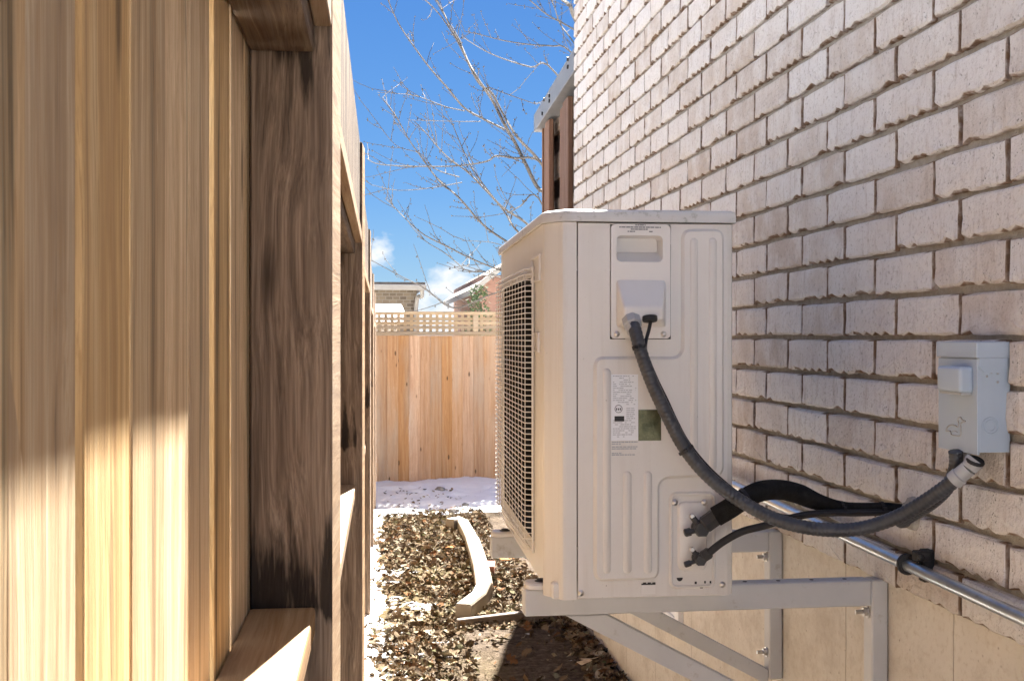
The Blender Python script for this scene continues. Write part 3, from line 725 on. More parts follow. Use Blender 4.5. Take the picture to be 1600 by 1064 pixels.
# connector hood
b = nb(); c0, c1 = sd_(962, 436), sd_(1040, 512); f0, f1 = sd_(975, 480, .055), sd_(1036, 500, .055)
hexa(b, [(c0.x, -.003, c1.y), (c1.x, -.003, c1.y), (f1.x, -.055, f1.y), (f0.x, -.055, f1.y), (c0.x, -.003, c0.y), (c1.x, -.003, c0.y), (f1.x, -.055, f0.y), (f0.x, -.055, f0.y)], .006, 3)
aobj('connector_hood', b, M['plastic'], plate, True)
def screw(px, py, parent, off=.004, r=.0052):
    q = sd_(px, py, off); b = nb(); lathe(b, (q.x, -off + .002, q.y), (0, -1, 0), [(0, r * 1.25), (.002, r * 1.25), (.0025, r), (.004, r * .8), (.005, r * .3)], 12); aobj('screw', b, M['steel'], parent, True)
screw(964, 522, plate); screw(1037, 522, plate); screw(908, 926, sidep, .001); screw(1129, 913, sidep, .001)
# printed warning lines on the terminal plate
def dashes(bm, x0, x1, y, hgt, off, rr, dens=.85):
    x = x0
    while x < x1:
        w = rr.uniform(.0025, .009); 
        if rr.random() < dens: box(bm, (x, -off - .0002, y), (min(x + w, x1), -off + .0002, y + hgt))
        x += w + rr.uniform(.0006, .0016)
rr = random.Random(4); b = nb()
for (xa, xb, py) in ((992, 1008, 352), (967, 1032, 355.2), (985, 1013, 358.6), (980, 1019, 362)):
    p, q = sd_(xa, py), sd_(xb, py); dashes(b, p.x, q.x, p.y - .0012, .0022, .0039, rr)
aobj('printed_text', b, M['ink'], plate)
# rating label, black mark, reflective sticker, text
l0, l1 = sd_(955, 585, .008), sd_(997, 688, .008)
lab = aobj('rating_label', boxm((l0.x, -.0084, l1.y), (l1.x, -.0074, l0.y)), M['white'], sidep)
b = nb(); LWd, LHt = l1.x - l0.x, l0.y - l1.y
for i in range(31):
    y = l0.y - LHt * (.03 + i * .0305); x0, x1 = l0.x + LWd * .06, l1.x - LWd * rr.uniform(.05, .3)
    if i in (1, 2): x0, x1 = l0.x + LWd * .3, l1.x - LWd * .3
    if 14 <= i <= 21: x0, x1 = l0.x + LWd * .56, l1.x - LWd * rr.uniform(.05, .2)
    dashes(b, x0, x1, y, .0013, .0087, rr, .8)
aobj('printed_text', b, M['inkgrey'], lab)
b = nb(); cx_, cy_ = l0.x + LWd * .27, l1.y + LHt * .48
for r in (.0075,):
    tube(b, [(cx_ + r * math.cos(t * math.pi / 10 + 2.5), -.0087, cy_ + r * math.sin(t * math.pi / 10 + 2.5)) for t in range(-6, 15)], .0006, 4)
for k, (dx, hh) in enumerate(((-.004, .005), (0, .0045), (.004, .005))): box(b, (cx_ + dx - .0013, -.0089, cy_ - .003), (cx_ + dx + .0013, -.0085, cy_ - .003 + hh))
aobj('certification_mark', b, M['ink'], lab)
b = nb(); box(b, (l0.x + LWd * .12, -.0090, l1.y + LHt * .29), (l0.x + LWd * .48, -.0085, l1.y + LHt * .37)); mk = aobj('barcode_mark', b, M['rubber'], lab)
h0, h1 = sd_(997.5, 640, .008), sd_(1033, 688, .008)
aobj('reflective_sticker', boxm((h0.x, -.0083, h1.y), (h1.x, -.0075, h0.y)), M['holo'], sidep)
b = nb()
for py, xe in ((691.5, 997), (694.5, 970), (699, 996), (702, 994), (709, 972), (711.5, 992)):
    p, q = sd_(956, py, .008), sd_(xe, py, .008); dashes(b, p.x, q.x, p.y, .0022, .0077, rr, .97)
aobj('printed_text', b, M['inkgrey'], sidep)
# valve plate
v0, v1 = sd_(1045, 768), sd_(1118, 918)
b = nb(); rg = rrect(v0.x, v1.x, v1.y, v0.y, .016, 5)
rings(b, [[(x, .0, y) for x, y in rg], [(x, -.005, y) for x, y in inset(rg, .0035)], [(x, -.005, y) for x, y in inset(rg, .006)], [(x, -.002, y) for x, y in inset(rg, .0075)]], False, True)
vpl = aobj('valve_plate', b, M['paint'], smooth=True)
a, c = sd_(1058, 783), sd_(1104, 890); rg = rrect(a.x, c.x, c.y, a.y, .014, 5); b = nb()
rings(b, [[(x, -.0018, y) for x, y in rg], [(x, -.0065, y) for x, y in inset(rg, .002)], [(x, -.0078, y) for x, y in inset(rg, .004)]], False, True); aobj('valve_cover', b, M['plastic'], vpl, True)
screw(1055, 785, vpl, .008); screw(1101, 785, vpl, .008)
b = nb(); q = sd_(1062, 902, .003)
fanv = [b.verts.new((q.x + .0065 * math.cos(t), -.0034, q.y + .0075 * math.sin(t))) for t in [math.pi + math.pi * k / 10 for k in range(11)]]; b.faces.new(fanv)
for (px, py, w, h) in ((1087, 910, .0045, .005), (1101.5, 909, .0035, .005), (1110, 909, .0035, .005), (1081, 915, .002, .002), (1096, 918, .006, .0015)):
    q = sd_(px, py, .003); box(b, (q.x - w / 2, -.0036, q.y - h / 2), (q.x + w / 2, -.003, q.y + h / 2))
aobj('knockout', b, M['rubber'], vpl)
# lower slot tab
q0, q1 = sd_(1002, 913), sd_(1024, 927); b = nb(); box(b, (q0.x, -.0012, q1.y), (q1.x, .0, q0.y)); tabp = aobj('slot_tab', b, M['plastic'], sidep)
b = nb(); n_ = 9
for k in range(n_):
    x = q0.x + (q1.x - q0.x) * k / n_; box(b, (x, -.0016, q0.y - .0005), (x + (q1.x - q0.x) / n_, -.0008, q0.y + .0025 + .0022 * abs(math.sin(k * 2.1))))
aobj('slot_shadow_gap', b, M['rubber'], tabp)
# lid
ol = [(D0 - .006, W1 + .006), (D0 - .006, .058), (D0 - .003, .044), (D0 + .022, .008), (D0 + .034, -.004), (D0 + .05, -.007), (D1 - .01, -.007), (D1 + .003, -.003), (D1 + .006, .01), (D1 + .006, W1 + .006)]
b = nb(); rings(b, [[(x, y, H1 + .001) for x, y in inset(ol, .0035)], [(x, y, H1 + .001) for x, y in ol], [(x, y, H1 + .016) for x, y in ol], [(x, y, H1 + .022) for x, y in inset(ol, .003)], [(x, y, H1 + .026) for x, y in inset(ol, .012)], [(x, y, H1 + .027) for x, y in inset(ol, .05)]], True, True)
aobj('lid', b, M['cap'], smooth=True)
# back, base pan
b = nb(); box(b, (D1 - .006, .03, .02), (D1 - .002, W1 - .005, H1 - .002)); aobj('coil', b, M['dark'])
b = nb(); box(b, (D0 + .012, .012, -.001), (D1 - .004, W1 - .01, .034), .004)
aobj('base_pan', b, M['paint'])
# feet rails sitting on the bracket beams
BY = [2.41, 3.055]; BT = ZC - .527
for k, y0 in enumerate(BY):
    y0 += .022; b = nb(); xf = P(820, 922, 2.43).x + .002
    rg = rrect(xf, xf + .36, y0 - .028, y0 + .028, .02, 5)
    rings(b, [[(x, y, BT + .0005) for x, y in rg], [(x, y, BT + .009) for x, y in rg], [(x, y, BT + .013) for x, y in inset(rg, .004)]])
    ft = obj('foot', b, M['plastic'], unit, True)
    b = nb(); lathe(b, (xf + .036, y0, BT + .0125), (0, 0, 1), [(0, .014), (.0015, .014), (.003, .011), (.006, .008), (.006, .001)], 12); obj('foot_bolt', b, M['rubber'], ft)
# ---- service valves
def vpt(px, py, off):
    q = sd_(px, py, off); return V((q.x, -off, q.y))
def valve(bolt, port, body, nut_a, nut_b, rb, rn, lab_):
    root = nb()
    c = vpt(*body, .034)
    lathe(root, c + V((0, .032, 0)), (0, -1, 0), [(0, rb * .9), (.012, rb * .9), (.016, rb * .8), (.022, rb * .8)], 16)
    cyl(root, c, vpt(*bolt, .026), rb * .45, 10, rb * .35)
    lathe(root, c + V((0, .006, 0)), (0, -1, 0), [(0, rb), (.014, rb), (.017, rb * .85), (.017, .001)], 6)
    vb = aobj('service_valve', root, M['valve'], vpl)
    b = nb(); p = vpt(*port, .034); cyl(b, c, p, rb * .34, 10); dr = (p - c).normalized(); lathe(b, p - dr * .004, dr, [(0, rb * .52), (.011, rb * .52), (.013, rb * .42), (.013, .001)], 6); aobj('port_cap', b, M['valve'], vb)
    b = nb(); p0, p1 = vpt(*nut_a, .036), vpt(*nut_b, .04); dr = p1 - p0; lathe(b, p0, dr, [(0, rn * .75), (.004, rn), (dr.length - .004, rn), (dr.length, rn * .8)], 6); aobj('flare_nut', b, M['valve'], vb)
    b = nb(); p = vpt(*bolt, .027); lathe(b, p, (0, -1, 0), [(0, .0055), (.004, .0055), (.0055, .004), (.0055, .0005)], 10); aobj('screw', b, M['steel'], vb)
valve((1081, 806), (1076, 831), (1096, 826), (1099, 821), (1120, 806), .0165, .0185, '')
valve((1081, 858), (1076, 880), (1094, 874), (1096, 871), (1110, 862), .0125, .0125, '')

# ================================================================== BRACKETS
def bracket(name, y0, label):
    r = thing(name, label, 'bracket', (D, y0, ZC - .93), 'wall brackets under the heat pump')
    X0 = P(820, 922, 2.43).x; wy = .044; X1 = D + .014
    obj('beam', boxm((X0, y0, BT - .056), (X1 - .0375, y0 + wy, BT), .003), M['bracket'], r)
    obj('leg', boxm((X1 - .037, y0, ZC - .93), (X1, y0 + wy, BT), .003), M['bracket'], r)
    a, c = V((X0 + .10, 0, BT - .058)), V((X1 - .038, 0, ZC - .905)); dr = (c - a).normalized(); up = V((-dr.z, 0, dr.x)) * .034
    b = nb(); y1_, y2_ = y0 + .006, y0 + wy - .006
    a2 = a + dr * (-.02); q = [a + V((-.012, 0, 0)), a + V((.075, 0, 0)), c, c + V((0, 0, -.042))]
    hexa(b, [V((p.x, y1_, p.z)) for p in q] + [V((p.x, y2_, p.z)) for p in q], .0015)
    obj('brace', b, M['bracket'], r)
    for h in (-.60, -.86):
        b = nb(); p = V((X1 - .037, y0 + wy * .5, ZC + h)); lathe(b, p, (-1, 0, 0), [(0, .014), (.003, .014), (.003, .010), (.011, .010), (.011, .005), (.028, .005), (.028, .001)], 8); obj('bolt', b, M['steel'], r)
    b = nb()
    for k in range(5): 
        x = X1 - .09 - .075 * k; cyl(b, (x, y0 + wy / 2, BT - .001), (x, y0 + wy / 2, BT + .0008), .005, 8)
    obj('bolt_hole', b, M['rubber'], r)
    return r
bracket('wall_bracket', BY[0], 'grey steel wall bracket under the cabinet end with the hoses')
bracket('wall_bracket', BY[1], 'grey steel wall bracket under the cabinet end away from the hoses')

# ================================================================== DISCONNECT BOX
BXD = .056
yn = wallp(1568, 620, D).y; XF = D - BXD
yf = wallp(1466, 600, XF).y; yn2 = wallp(1527, 620, XF).y
ZT, ZB_ = wallp(1527, 536, XF).z, wallp(1527, 711, XF).z
yn = yn2
dbox = thing('disconnect_box', 'blue grey electrical disconnect box with a pull handle screwed to the brick', 'switch box', (D, (yn + yf) / 2, ZB_))
b = nb(); box(b, (XF + .004, yn + .001, ZB_ + .004), (D + .006, yf - .001, ZT - .001), .002, 2); body = obj('body', b, M['greybox'], dbox)
b = nb(); box(b, (XF, yn, ZB_), (XF + .0045, yf, ZT - .028), .0015, 2); door = obj('front_cover', b, M['greybox'], dbox)
b = nb(); box(b, (XF - .003, yn - .003, ZT - .026), (D + .004, yf + .002, ZT + .002), .002, 2)
hood = obj('hood', b, M['greybox'], dbox)
b = nb(); q = [(XF + .002, ZT - .026), (XF + .002, ZT - .040), (XF + .012, ZT - .052), (D - .012, ZT - .052), (D - .002, ZT - .042), (D - .002, ZT - .026)]
prism(b, [(x, yn - .003, z) for x, z in q], [(x, yn + .0005, z) for x, z in q]); obj('hood_tab', b, M['greybox'], hood)
b = nb(); hz0, hz1 = wallp(1500, 612, XF).z, wallp(1500, 572, XF).z
hya, hyb = wallp(1521, 590, XF).y, wallp(1463, 590, XF - .026).y
box(b, (XF - .026, hya, hz0), (XF + .001, hyb, hz1), .007, 3); hd = obj('handle_cover', b, M['greybox'], door, True)
b = nb(); box(b, (XF - .022, hya + .004, hz0 - .004), (XF + .0, hyb - .004, hz0 + .001), .001); obj('handle_lip', b, M['greyfit'], hd)
# embossed duck outline on the front cover
def dk(u, v): 
    return V((XF - .0006, yn + (yf - yn) * (1 - u), ZB_ + (ZT - ZB_) * v))
duck = [(.22, .17), (.27, .215), (.36, .235), (.46, .235), (.52, .225), (.55, .255), (.53, .285), (.55, .31), (.60, .315), (.64, .295), (.72, .288), (.64, .275), (.60, .255), (.605, .22), (.61, .18), (.59, .15), (.50, .142), (.36, .146), (.33, .175), (.22, .17)]
b = nb(); tube(b, spline([dk(*p) for p in duck], 4), .0014, 6); tube(b, spline([dk(*p) for p in ((.36, .165), (.44, .185), (.52, .175))], 4), .0008, 5); obj('duck_emblem', b, M['greyfit'], door)
b = nb(); kc = hit(1548, 665, V((0, yn, 0)), V((0, 1, 0)))
for r in (.0145, .0095): tube(b, [kc + V((r * math.cos(t * math.pi / 12), .0003, r * math.sin(t * math.pi / 12))) for t in range(25)], .0009, 5)
obj('knockout_ring', b, M['greybox'], body)
for px, py in ((1545, 570), (1549, 582), (1559, 597), (1542, 588), (1559, 583)):
    b = nb(); p = hit(px, py, V((0, yn, 0)), V((0, 1, 0))); lathe(b, p, (0, -1, 0), [(0, .0022), (.001, .0022), (.0018, .001)], 8); obj('rivet', b, M['greyfit'], body)
def fitting(px, py, d, dr, L=.03, r=.015, parent=dbox):
    b = nb(); p = P(px, py, d); lathe(b, p, dr, [(0, r * .8), (.004, r), (L * .5, r), (L * .55, r * .86), (L, r * .86)], 14); return obj('hub_fitting', b, M['greyfit'], parent, True)
yl = (yn + yf) / 2 + .02
b = nb(); lathe(b, (D - .035, yl, ZB_ + .005), (0, 0, -1), [(0, .016), (.012, .016), (.012, .013), (.024, .013)], 14); obj('hub_fitting', b, M['greyfit'], dbox, True)

# ================================================================== PIPES AND CABLES
def cable(name, pts, r, mat, label, cat, ridge=0.0, seg=12, per=10, group=None):
    root = spline([P(*p) for p in pts], per)
    b = nb()
    if ridge:
        L = [0.0]
        for a, c in zip(root, root[1:]): L.append(L[-1] + (c - a).length)
        fine = []; t = 0; i = 0; rad = []; k = 0
        while t < L[-1]:
            while i < len(L) - 2 and L[i + 1] < t: i += 1
            fine.append(root[i].lerp(root[i + 1], (t - L[i]) / max(1e-9, L[i + 1] - L[i]))); rad.append(r + (ridge if k % 4 < 2 else -ridge)); t += .0022; k += 1
        tube(b, fine, rad, seg)
    else: tube(b, root, r, seg)
    return tag(obj(name, b, mat, None, True), label, cat, group), root
fc, fcp = cable('flexible_conduit', [(989, 506, 2.315), (993, 519, 2.30), (1003, 555, 2.29), (1020, 601, 2.285), (1044, 652, 2.28), (1072, 703, 2.275), (1110, 747, 2.265), (1160, 784, 2.25), (1215, 812, 2.225), (1275, 826, 2.20), (1340, 826, 2.18), (1400, 808, 2.15), (1450, 780, 2.11), (1496, 747, 2.065)], .0132, M['flex'], 'dark grey flexible conduit looping from the heat pump up to the disconnect box', 'conduit', .00035)
b = nb(); p0, p1 = P(986, 499, 2.325), P(991, 517, 2.305); lathe(b, p0, p1 - p0, [(-.006, .015), (.0, .0195), (.016, .0195), (.018, .0165), (.032, .0155), (.034, .0135)], 8); obj('hub_fitting', b, M['greyfit'], fc)
b = nb(); p0, p1 = P(1490, 751, 2.068), P(1516, 729, 2.05); lathe(b, p0, p1 - p0, [(0, .0165), (.014, .0165), (.016, .0145), (.036, .0145)], 14); obj('hub_fitting', b, M['greyfit'], fc, True)
p2 = P(1525, 718, 2.047); b = nb(); lathe(b, p1, p2 - p1, [(-.004, .014), (.010, .017), (.016, .017)], 14); obj('hub_fitting', b, M['greyfit'], fc, True)
b = nb(); lathe(b, P(1523, 722, 2.045), P(1530, 704, 2.035) - P(1523, 722, 2.045), [(0, .016), (.003, .0165), (.006, .015), (.0062, .007)], 16); obj('locknut', b, M['rubber'], fc)
def tie(p, t, r, parent, tail=True):
    u, w = frame_of(t); b = nb(); lathe(b, p - t.normalized() * .003, t, [(0, r), (.006, r)], 14)
    if tail: box_pts = [p + u * r * s1 + w * s2 * .003 + t.normalized() * s3 * .003 for s3 in (-1, 1) for s1, s2 in ((.8, -1), (1.7, -1), (1.7, 1), (.8, 1))]; hexa(b, box_pts)
    obj('zip_tie', b, M['rubber'], parent)
def near(path, px):
    return min(range(1, len(path) - 1), key=lambda i: abs(proj(path[i])[0] - px))
for px, rr_ in ((999, .0148), (1072, .0165)):
    i = near(fcp, px); tie(fcp[i], fcp[i + 1] - fcp[i - 1], rr_, fc)
# thin control cable following the flexible conduit
cc, ccp = cable('control_cable', [(1017, 500, 2.32), (1014, 515, 2.315), (1009, 535, 2.305), (1010, 552, 2.295), (1025, 590, 2.30), (1042, 625, 2.30), (1058, 660, 2.292), (1078, 695, 2.287), (1115, 738, 2.28), (1165, 778, 2.27), (1220, 805, 2.25), (1280, 803, 2.28), (1330, 802, 2.32), (1392, 800, 2.39)], .0036, M['rubber'], 'thin black control cable strapped alongside the flexible conduit', 'cable', seg=8)
b = nb(); lathe(b, P(1015.5, 499, 2.318), V((0, -.25, -1)), [(-.006, .015), (0, .0155), (.004, .0145), (.0045, .004)], 14); obj('grommet', b, M['rubber'], cc)
su, sup = cable('insulated_refrigerant_pipe', [(1118, 807, 2.322), (1140, 794, 2.318), (1165, 778, 2.32), (1190, 767, 2.33), (1220, 765, 2.345), (1250, 772, 2.36), (1280, 784, 2.375), (1310, 791, 2.385), (1345, 793, 2.395), (1385, 793, 2.40), (1420, 796, 2.425), (1440, 798, 2.47)], .0205, M['foam'], 'thick black foam insulated pipe arching from the upper valve to the wall', 'pipe', seg=16)
# slim the foam towards the wall
me = su.data
for v in me.vertices:
    q = proj(v.co)
    if q[0] > 1255:
        i = min(range(len(sup)), key=lambda k: (sup[k] - v.co).length); t = min(1, (q[0] - 1255) / 70); v.co = sup[i] + (v.co - sup[i]) * (1 - .48 * t)
for px in (1312, 1378):
    i = near(sup, px); tie(sup[i], sup[i + 1] - sup[i - 1], .0125, su)
i = near(sup, 1166); tie(sup[i] , sup[i + 1] - sup[i - 1], .0215, su, False)
lq, _ = cable('liquid_line', [(1108, 863, 2.318), (1130, 846, 2.315), (1160, 830, 2.315), (1195, 821, 2.32), (1225, 812, 2.33), (1260, 804, 2.345), (1300, 801, 2.365), (1340, 801, 2.38), (1385, 800, 2.395), (1420, 801, 2.44)], .0076, M['rubber'], 'slim black refrigerant line curving up from the lower valve', 'pipe', seg=10)
cb, _ = cable('power_cable', [(1493, 705, 2.085), (1494, 722, 2.09), (1490, 742, 2.10), (1478, 764, 2.13), (1460, 782, 2.16), (1440, 796, 2.20), (1422, 806, 2.24), (1408, 814, 2.30), (1412, 815, 2.36), (1420, 812, 2.43)], .0125, M['flex'], 'short dark conduit dropping from the box and turning into the wall', 'conduit', .0003)
b = nb(); pw = wallp(1428, 803, D)
rg0 = []
for k in range(18):
    t = 2 * math.pi * k / 18; r = .034 * (1 + .3 * noise.noise((math.cos(t) * 1.5, math.sin(t) * 1.5, 2))); rg0.append((t, r))
rings(b, [[(D + .008, pw.y + r * math.cos(t), pw.z + r * 1.05 * math.sin(t)) for t, r in rg0], [(D - .012, pw.y + .85 * r * math.cos(t), pw.z + .9 * r * math.sin(t)) for t, r in rg0], [(D - .02, pw.y + .5 * r * math.cos(t), pw.z + .55 * r * math.sin(t)) for t, r in rg0]])
tag(obj('sealant_patch', b, M['mortar'], None, True), 'grey putty plugging the pipe hole in the brick wall', 'sealant')
# galvanised conduit along the wall
XC = D - .032
b = nb(); pA, pB = wallp(1153, 760, XC), wallp(1600, 966.6, XC); dr = (pA - pB).normalized()
cyl(b, pB - dr * 2.2, pA + dr * 1.2, .0125, 18)
tag(obj('metal_conduit', b, M['galv'], None, True), 'shiny galvanised conduit running along the bottom of the brick wall', 'conduit')
pc = wallp(1424, 884, XC); st = thing('pipe_strap', 'black pipe clip holding the galvanised conduit to the brick', 'pipe clip', pc)
b = nb(); lathe(b, pc + dr * .014, dr, [(0, .0127), (0, .0215), (.008, .0215), (.008, .0127)], 20); obj('ring', b, M['rubber'], st, True)
b = nb(); box(b, (pc.x + .012, pc.y - .028, pc.z - .028), (D + .004, pc.y - .004, pc.z + .036), .003); 
box(b, (pc.x - .004, pc.y - .030, pc.z + .0135), (D - .002, pc.y - .006, pc.z + .034), .003); obj('mount', b, M['rubber'], st)
b = nb(); lathe(b, V((pc.x + .004, pc.y - .030, pc.z + .024)), (0, -1, 0), [(0, .006), (.006, .006), (.008, .003)], 10); obj('screw', b, M['rubber'], st)

# ================================================================== THINGS ON THE GROUND
def seat(p, dz=0): return V((p.x, p.y, ground_z(p.x, p.y) + dz))
# downspout extension: three lengths with elbows
ds = thing('downspout_extension', 'cream rectangular downspout pipe with elbows lying on the leaves', 'downspout', G(735, 950))
def duct(path, w, h, name):
    b = nb(); rs = []
    n = len(path)
    for i, p in enumerate(path):
        t = (path[min(i + 1, n - 1)] - path[max(i - 1, 0)]); t.z *= .2; t.normalize(); u = t.cross(V((0, 0, 1))).normalized(); k = 1.0
        if 0 < i < n - 1:
            t1 = (path[i] - path[i - 1]).normalized(); k = 1 / max(.6, abs(t1.dot(t)))
        rs.append([p + u * (sx_ * w / 2 * k) + V((0, 0, h * sz)) for sx_, sz in ((-.85, 0), (.85, 0), (1, .12), (1, .88), (.85, 1), (-.85, 1), (-1, .88), (-1, .12))])
    rings(b, rs); return obj(name, b, M['downspout'], ds)
def gp(px, py, dz=.0): return seat(G(px, py), dz)
pts1 = [gp(722, 968), gp(755, 946), gp(752, 928)]
duct([gp(724, 972, .0), gp(748, 952, .0), gp(757, 935, .005)], .085, .10, 'elbow')
duct([gp(757, 934, .008), gp(752, 905, .01), gp(745, 880, .01), gp(738, 858, .01)], .10, .085, 'pipe')
duct([gp(739, 861, .014), gp(732, 845, .012), gp(723, 828, .01)], .092, .078, 'pipe')
duct([gp(723.5, 829, .005), gp(719, 824.5, .005), gp(703, 826, .0)], .085, .085, 'elbow')
# edging plank
p0, p1 = gp(716, 982), gp(905, 968); u = (p1 - p0).normalized(); dd = V((u.y * -1, u.x, 0)) * .04
ez = lambda p, dz: V((p.x, p.y, p.z + dz))
b = nb(); hexa(b, [ez(p0, -.04), ez(p1, -.04), ez(p1 + dd, -.04), ez(p0 + dd, -.04), ez(p0, .045), ez(p1, .075), ez(p1 + dd, .075), ez(p0 + dd, .045)], .004)
tag(obj('edging_board', b, M['edging']), 'dark weathered timber edging board set across the soil', 'board')
# loose brick and stones
b = nb(); box(b, (-.03, -.10, -.01), (.03, .10, .055), .005); q = gp(766, 893); b.transform(Matrix.Translation(q) @ Matrix.Rotation(R(-8), 4, 'Z')); tag(obj('loose_brick', b, M['redbrick']), 'single reddish brick lying beside the downspout pipe', 'brick')
def stone(px, py, r, label, seed, dz=0):
    b = nb(); bmesh.ops.create_icosphere(b, subdivisions=2, radius=r)
    for v in b.verts: v.co *= 1 + .35 * noise.noise(v.co / r * 1.2 + V((seed, 0, 0))); v.co.z *= .6
    q = G(px, py); z = max(ground_z(q.x, q.y), snow_h(q.x, q.y)); b.transform(Matrix.Translation((q.x, q.y, z + r * .15)))
    tag(obj('stone', b, M['stone'], None, True), label, 'stone', 'stones in the snow and soil')
stone(709, 801, .055, 'dark stone poking out of the shaded snow near its front edge', 1)
stone(687, 782, .055, 'grey stone in the middle of the shaded snow bank', 2)
stone(648, 808, .06, 'low grey stone at the snow edge beside the leaves', 3)
stone(727, 795, .035, 'small flat stone on the clean part of the snow bank', 4)
stone(950, 1012, .06, 'pale grey stone against the foundation foot', 5)
stone(936, 990, .07, 'dark lumpy stone against the foundation near the plank', 6)

# leaf litter
def leaf_geo(rng, size, kind):
    if kind == 0:   # folded oval
        prof = [(0, 0), (.25, .26), (.55, .30), (.85, .14), (1, 0)]
    else: prof = [(0, .03), (.2, .34), (.35, .14), (.55, .42), (.65, .15), (.82, .22), (1, 0)]
    curl = rng.uniform(-.5, .9); fold = rng.uniform(-.15, .6); v, f = [], []
    for t, w in prof:
        z = curl * (t - .5) ** 2; v += [((t - .5) * size, -w * size, (z + fold * w) * size), ((t - .5) * size, 0, z * size), ((t - .5) * size, w * size, (z + fold * w * rng.uniform(.4, 1.2)) * size)]
    for i in range(len(prof) - 1):
        a = i * 3; f += [(a, a + 1, a + 4, a + 3), (a + 1, a + 2, a + 5, a + 4)]
    return v, f
rng = random.Random(21); lv, lf = [], []
def put_leaf(x, y, size, kind, tilt=.5, base=None):
    v, f = leaf_geo(rng, size, kind); Rm = Matrix.Rotation(rng.uniform(0, 6.28), 3, 'Z') @ Matrix.Rotation(rng.uniform(-tilt, tilt), 3, 'X') @ Matrix.Rotation(rng.uniform(-tilt, tilt), 3, 'Y')
    z = ground_z(x, y) + rng.uniform(.004, .022)
    n0 = len(lv); lv.extend([tuple(Rm @ V(p) + V((x, y, z))) for p in v]); lf.extend([tuple(i + n0 for i in q) for q in f])
cnt = 0
while cnt < 15000:
    y = rng.uniform(4.4, 11.2); x = rng.uniform(-.12, 1.09)
    d_ = noise.noise((x * 2.2, y * 1.6, 30)) * .5 + .5
    if x < .08 + EF.x * (y - 4): d_ -= .3
    if y > 10.7: d_ -= .25
    bare = x > .5 - .0 and y < 5.9
    if bare and not (x > .98 or rng.random() < .12): continue
    if rng.random() > d_ * 1.3: continue
    put_leaf(x, y, rng.choice((.012, .016, .02, .026, .036, .06)) * rng.uniform(.8, 1.2), rng.choice((0, 0, 1)), .9); cnt += 1
for _ in range(320):   # drift against the foundation
    y = rng.uniform(4.5, 6.1); x = D + .0 - abs(rng.gauss(0, .07)); put_leaf(min(x, D), y, rng.uniform(.04, .075), 1, .9)
for _ in range(75):
    y = rng.uniform(10.9, 12.2); x = rng.uniform(.2, .95); n0 = len(lv); put_leaf(x, y, rng.uniform(.03, .05), 0, .5)
    dz = max(0, snow_h(x, y) - ground_z(x, y)); lv[n0:] = [(a, b_, c + dz) for a, b_, c in lv[n0:]]
tag(pyobj('leaf_litter', lv, lf, M['leaf']), 'carpet of dry brown and tan fallen leaves over the soil', 'leaves', kind='stuff')
gv, gf = [], []
for _ in range(5200):
    y = rng.uniform(4.5, 11.0); x = rng.uniform(.0, .95)
    if x > .55 and y < 5.9 and rng.random() < .9: continue
    if noise.noise((x * 3, y * 2, 60)) < -.1: continue
    h = rng.uniform(.02, .05); a = rng.uniform(0, 6.28); z = ground_z(x, y) - .004; w = .0022; ln = rng.uniform(.01, .05); dx, dy = math.cos(a), math.sin(a); n0 = len(gv)
    gv += [(x - dy * w, y + dx * w, z), (x + dy * w, y - dx * w, z), (x + dx * ln, y + dy * ln, z + h)]; gf.append((n0, n0 + 1, n0 + 2))
tag(pyobj('grass', gv, gf, M['grass']), 'thin straw coloured grass among the leaves', 'grass', kind='stuff')
def single_leaf(px, py, size, mat, label):
    global lv, lf
    k, kf = lv, lf; lv, lf = [], []; q = G(px, py); put_leaf(q.x, q.y, size, 1, .25); v2, f2 = lv, lf; lv, lf = k, kf
    v2 = [(a, b_, c + .015) for a, b_, c in v2]; tag(pyobj('fallen_leaf', v2, f2, mat), label, 'leaf')
single_leaf(920, 1041, .13, M['tanleaf'], 'single pale tan lobed leaf on the bare dark soil')
single_leaf(790, 877, .17, M['rustleaf'], 'large rust coloured leaf between the loose brick and the wall')
single_leaf(700, 858, .14, M['rustleaf'], 'rust coloured leaf on the litter beside the downspout joint')

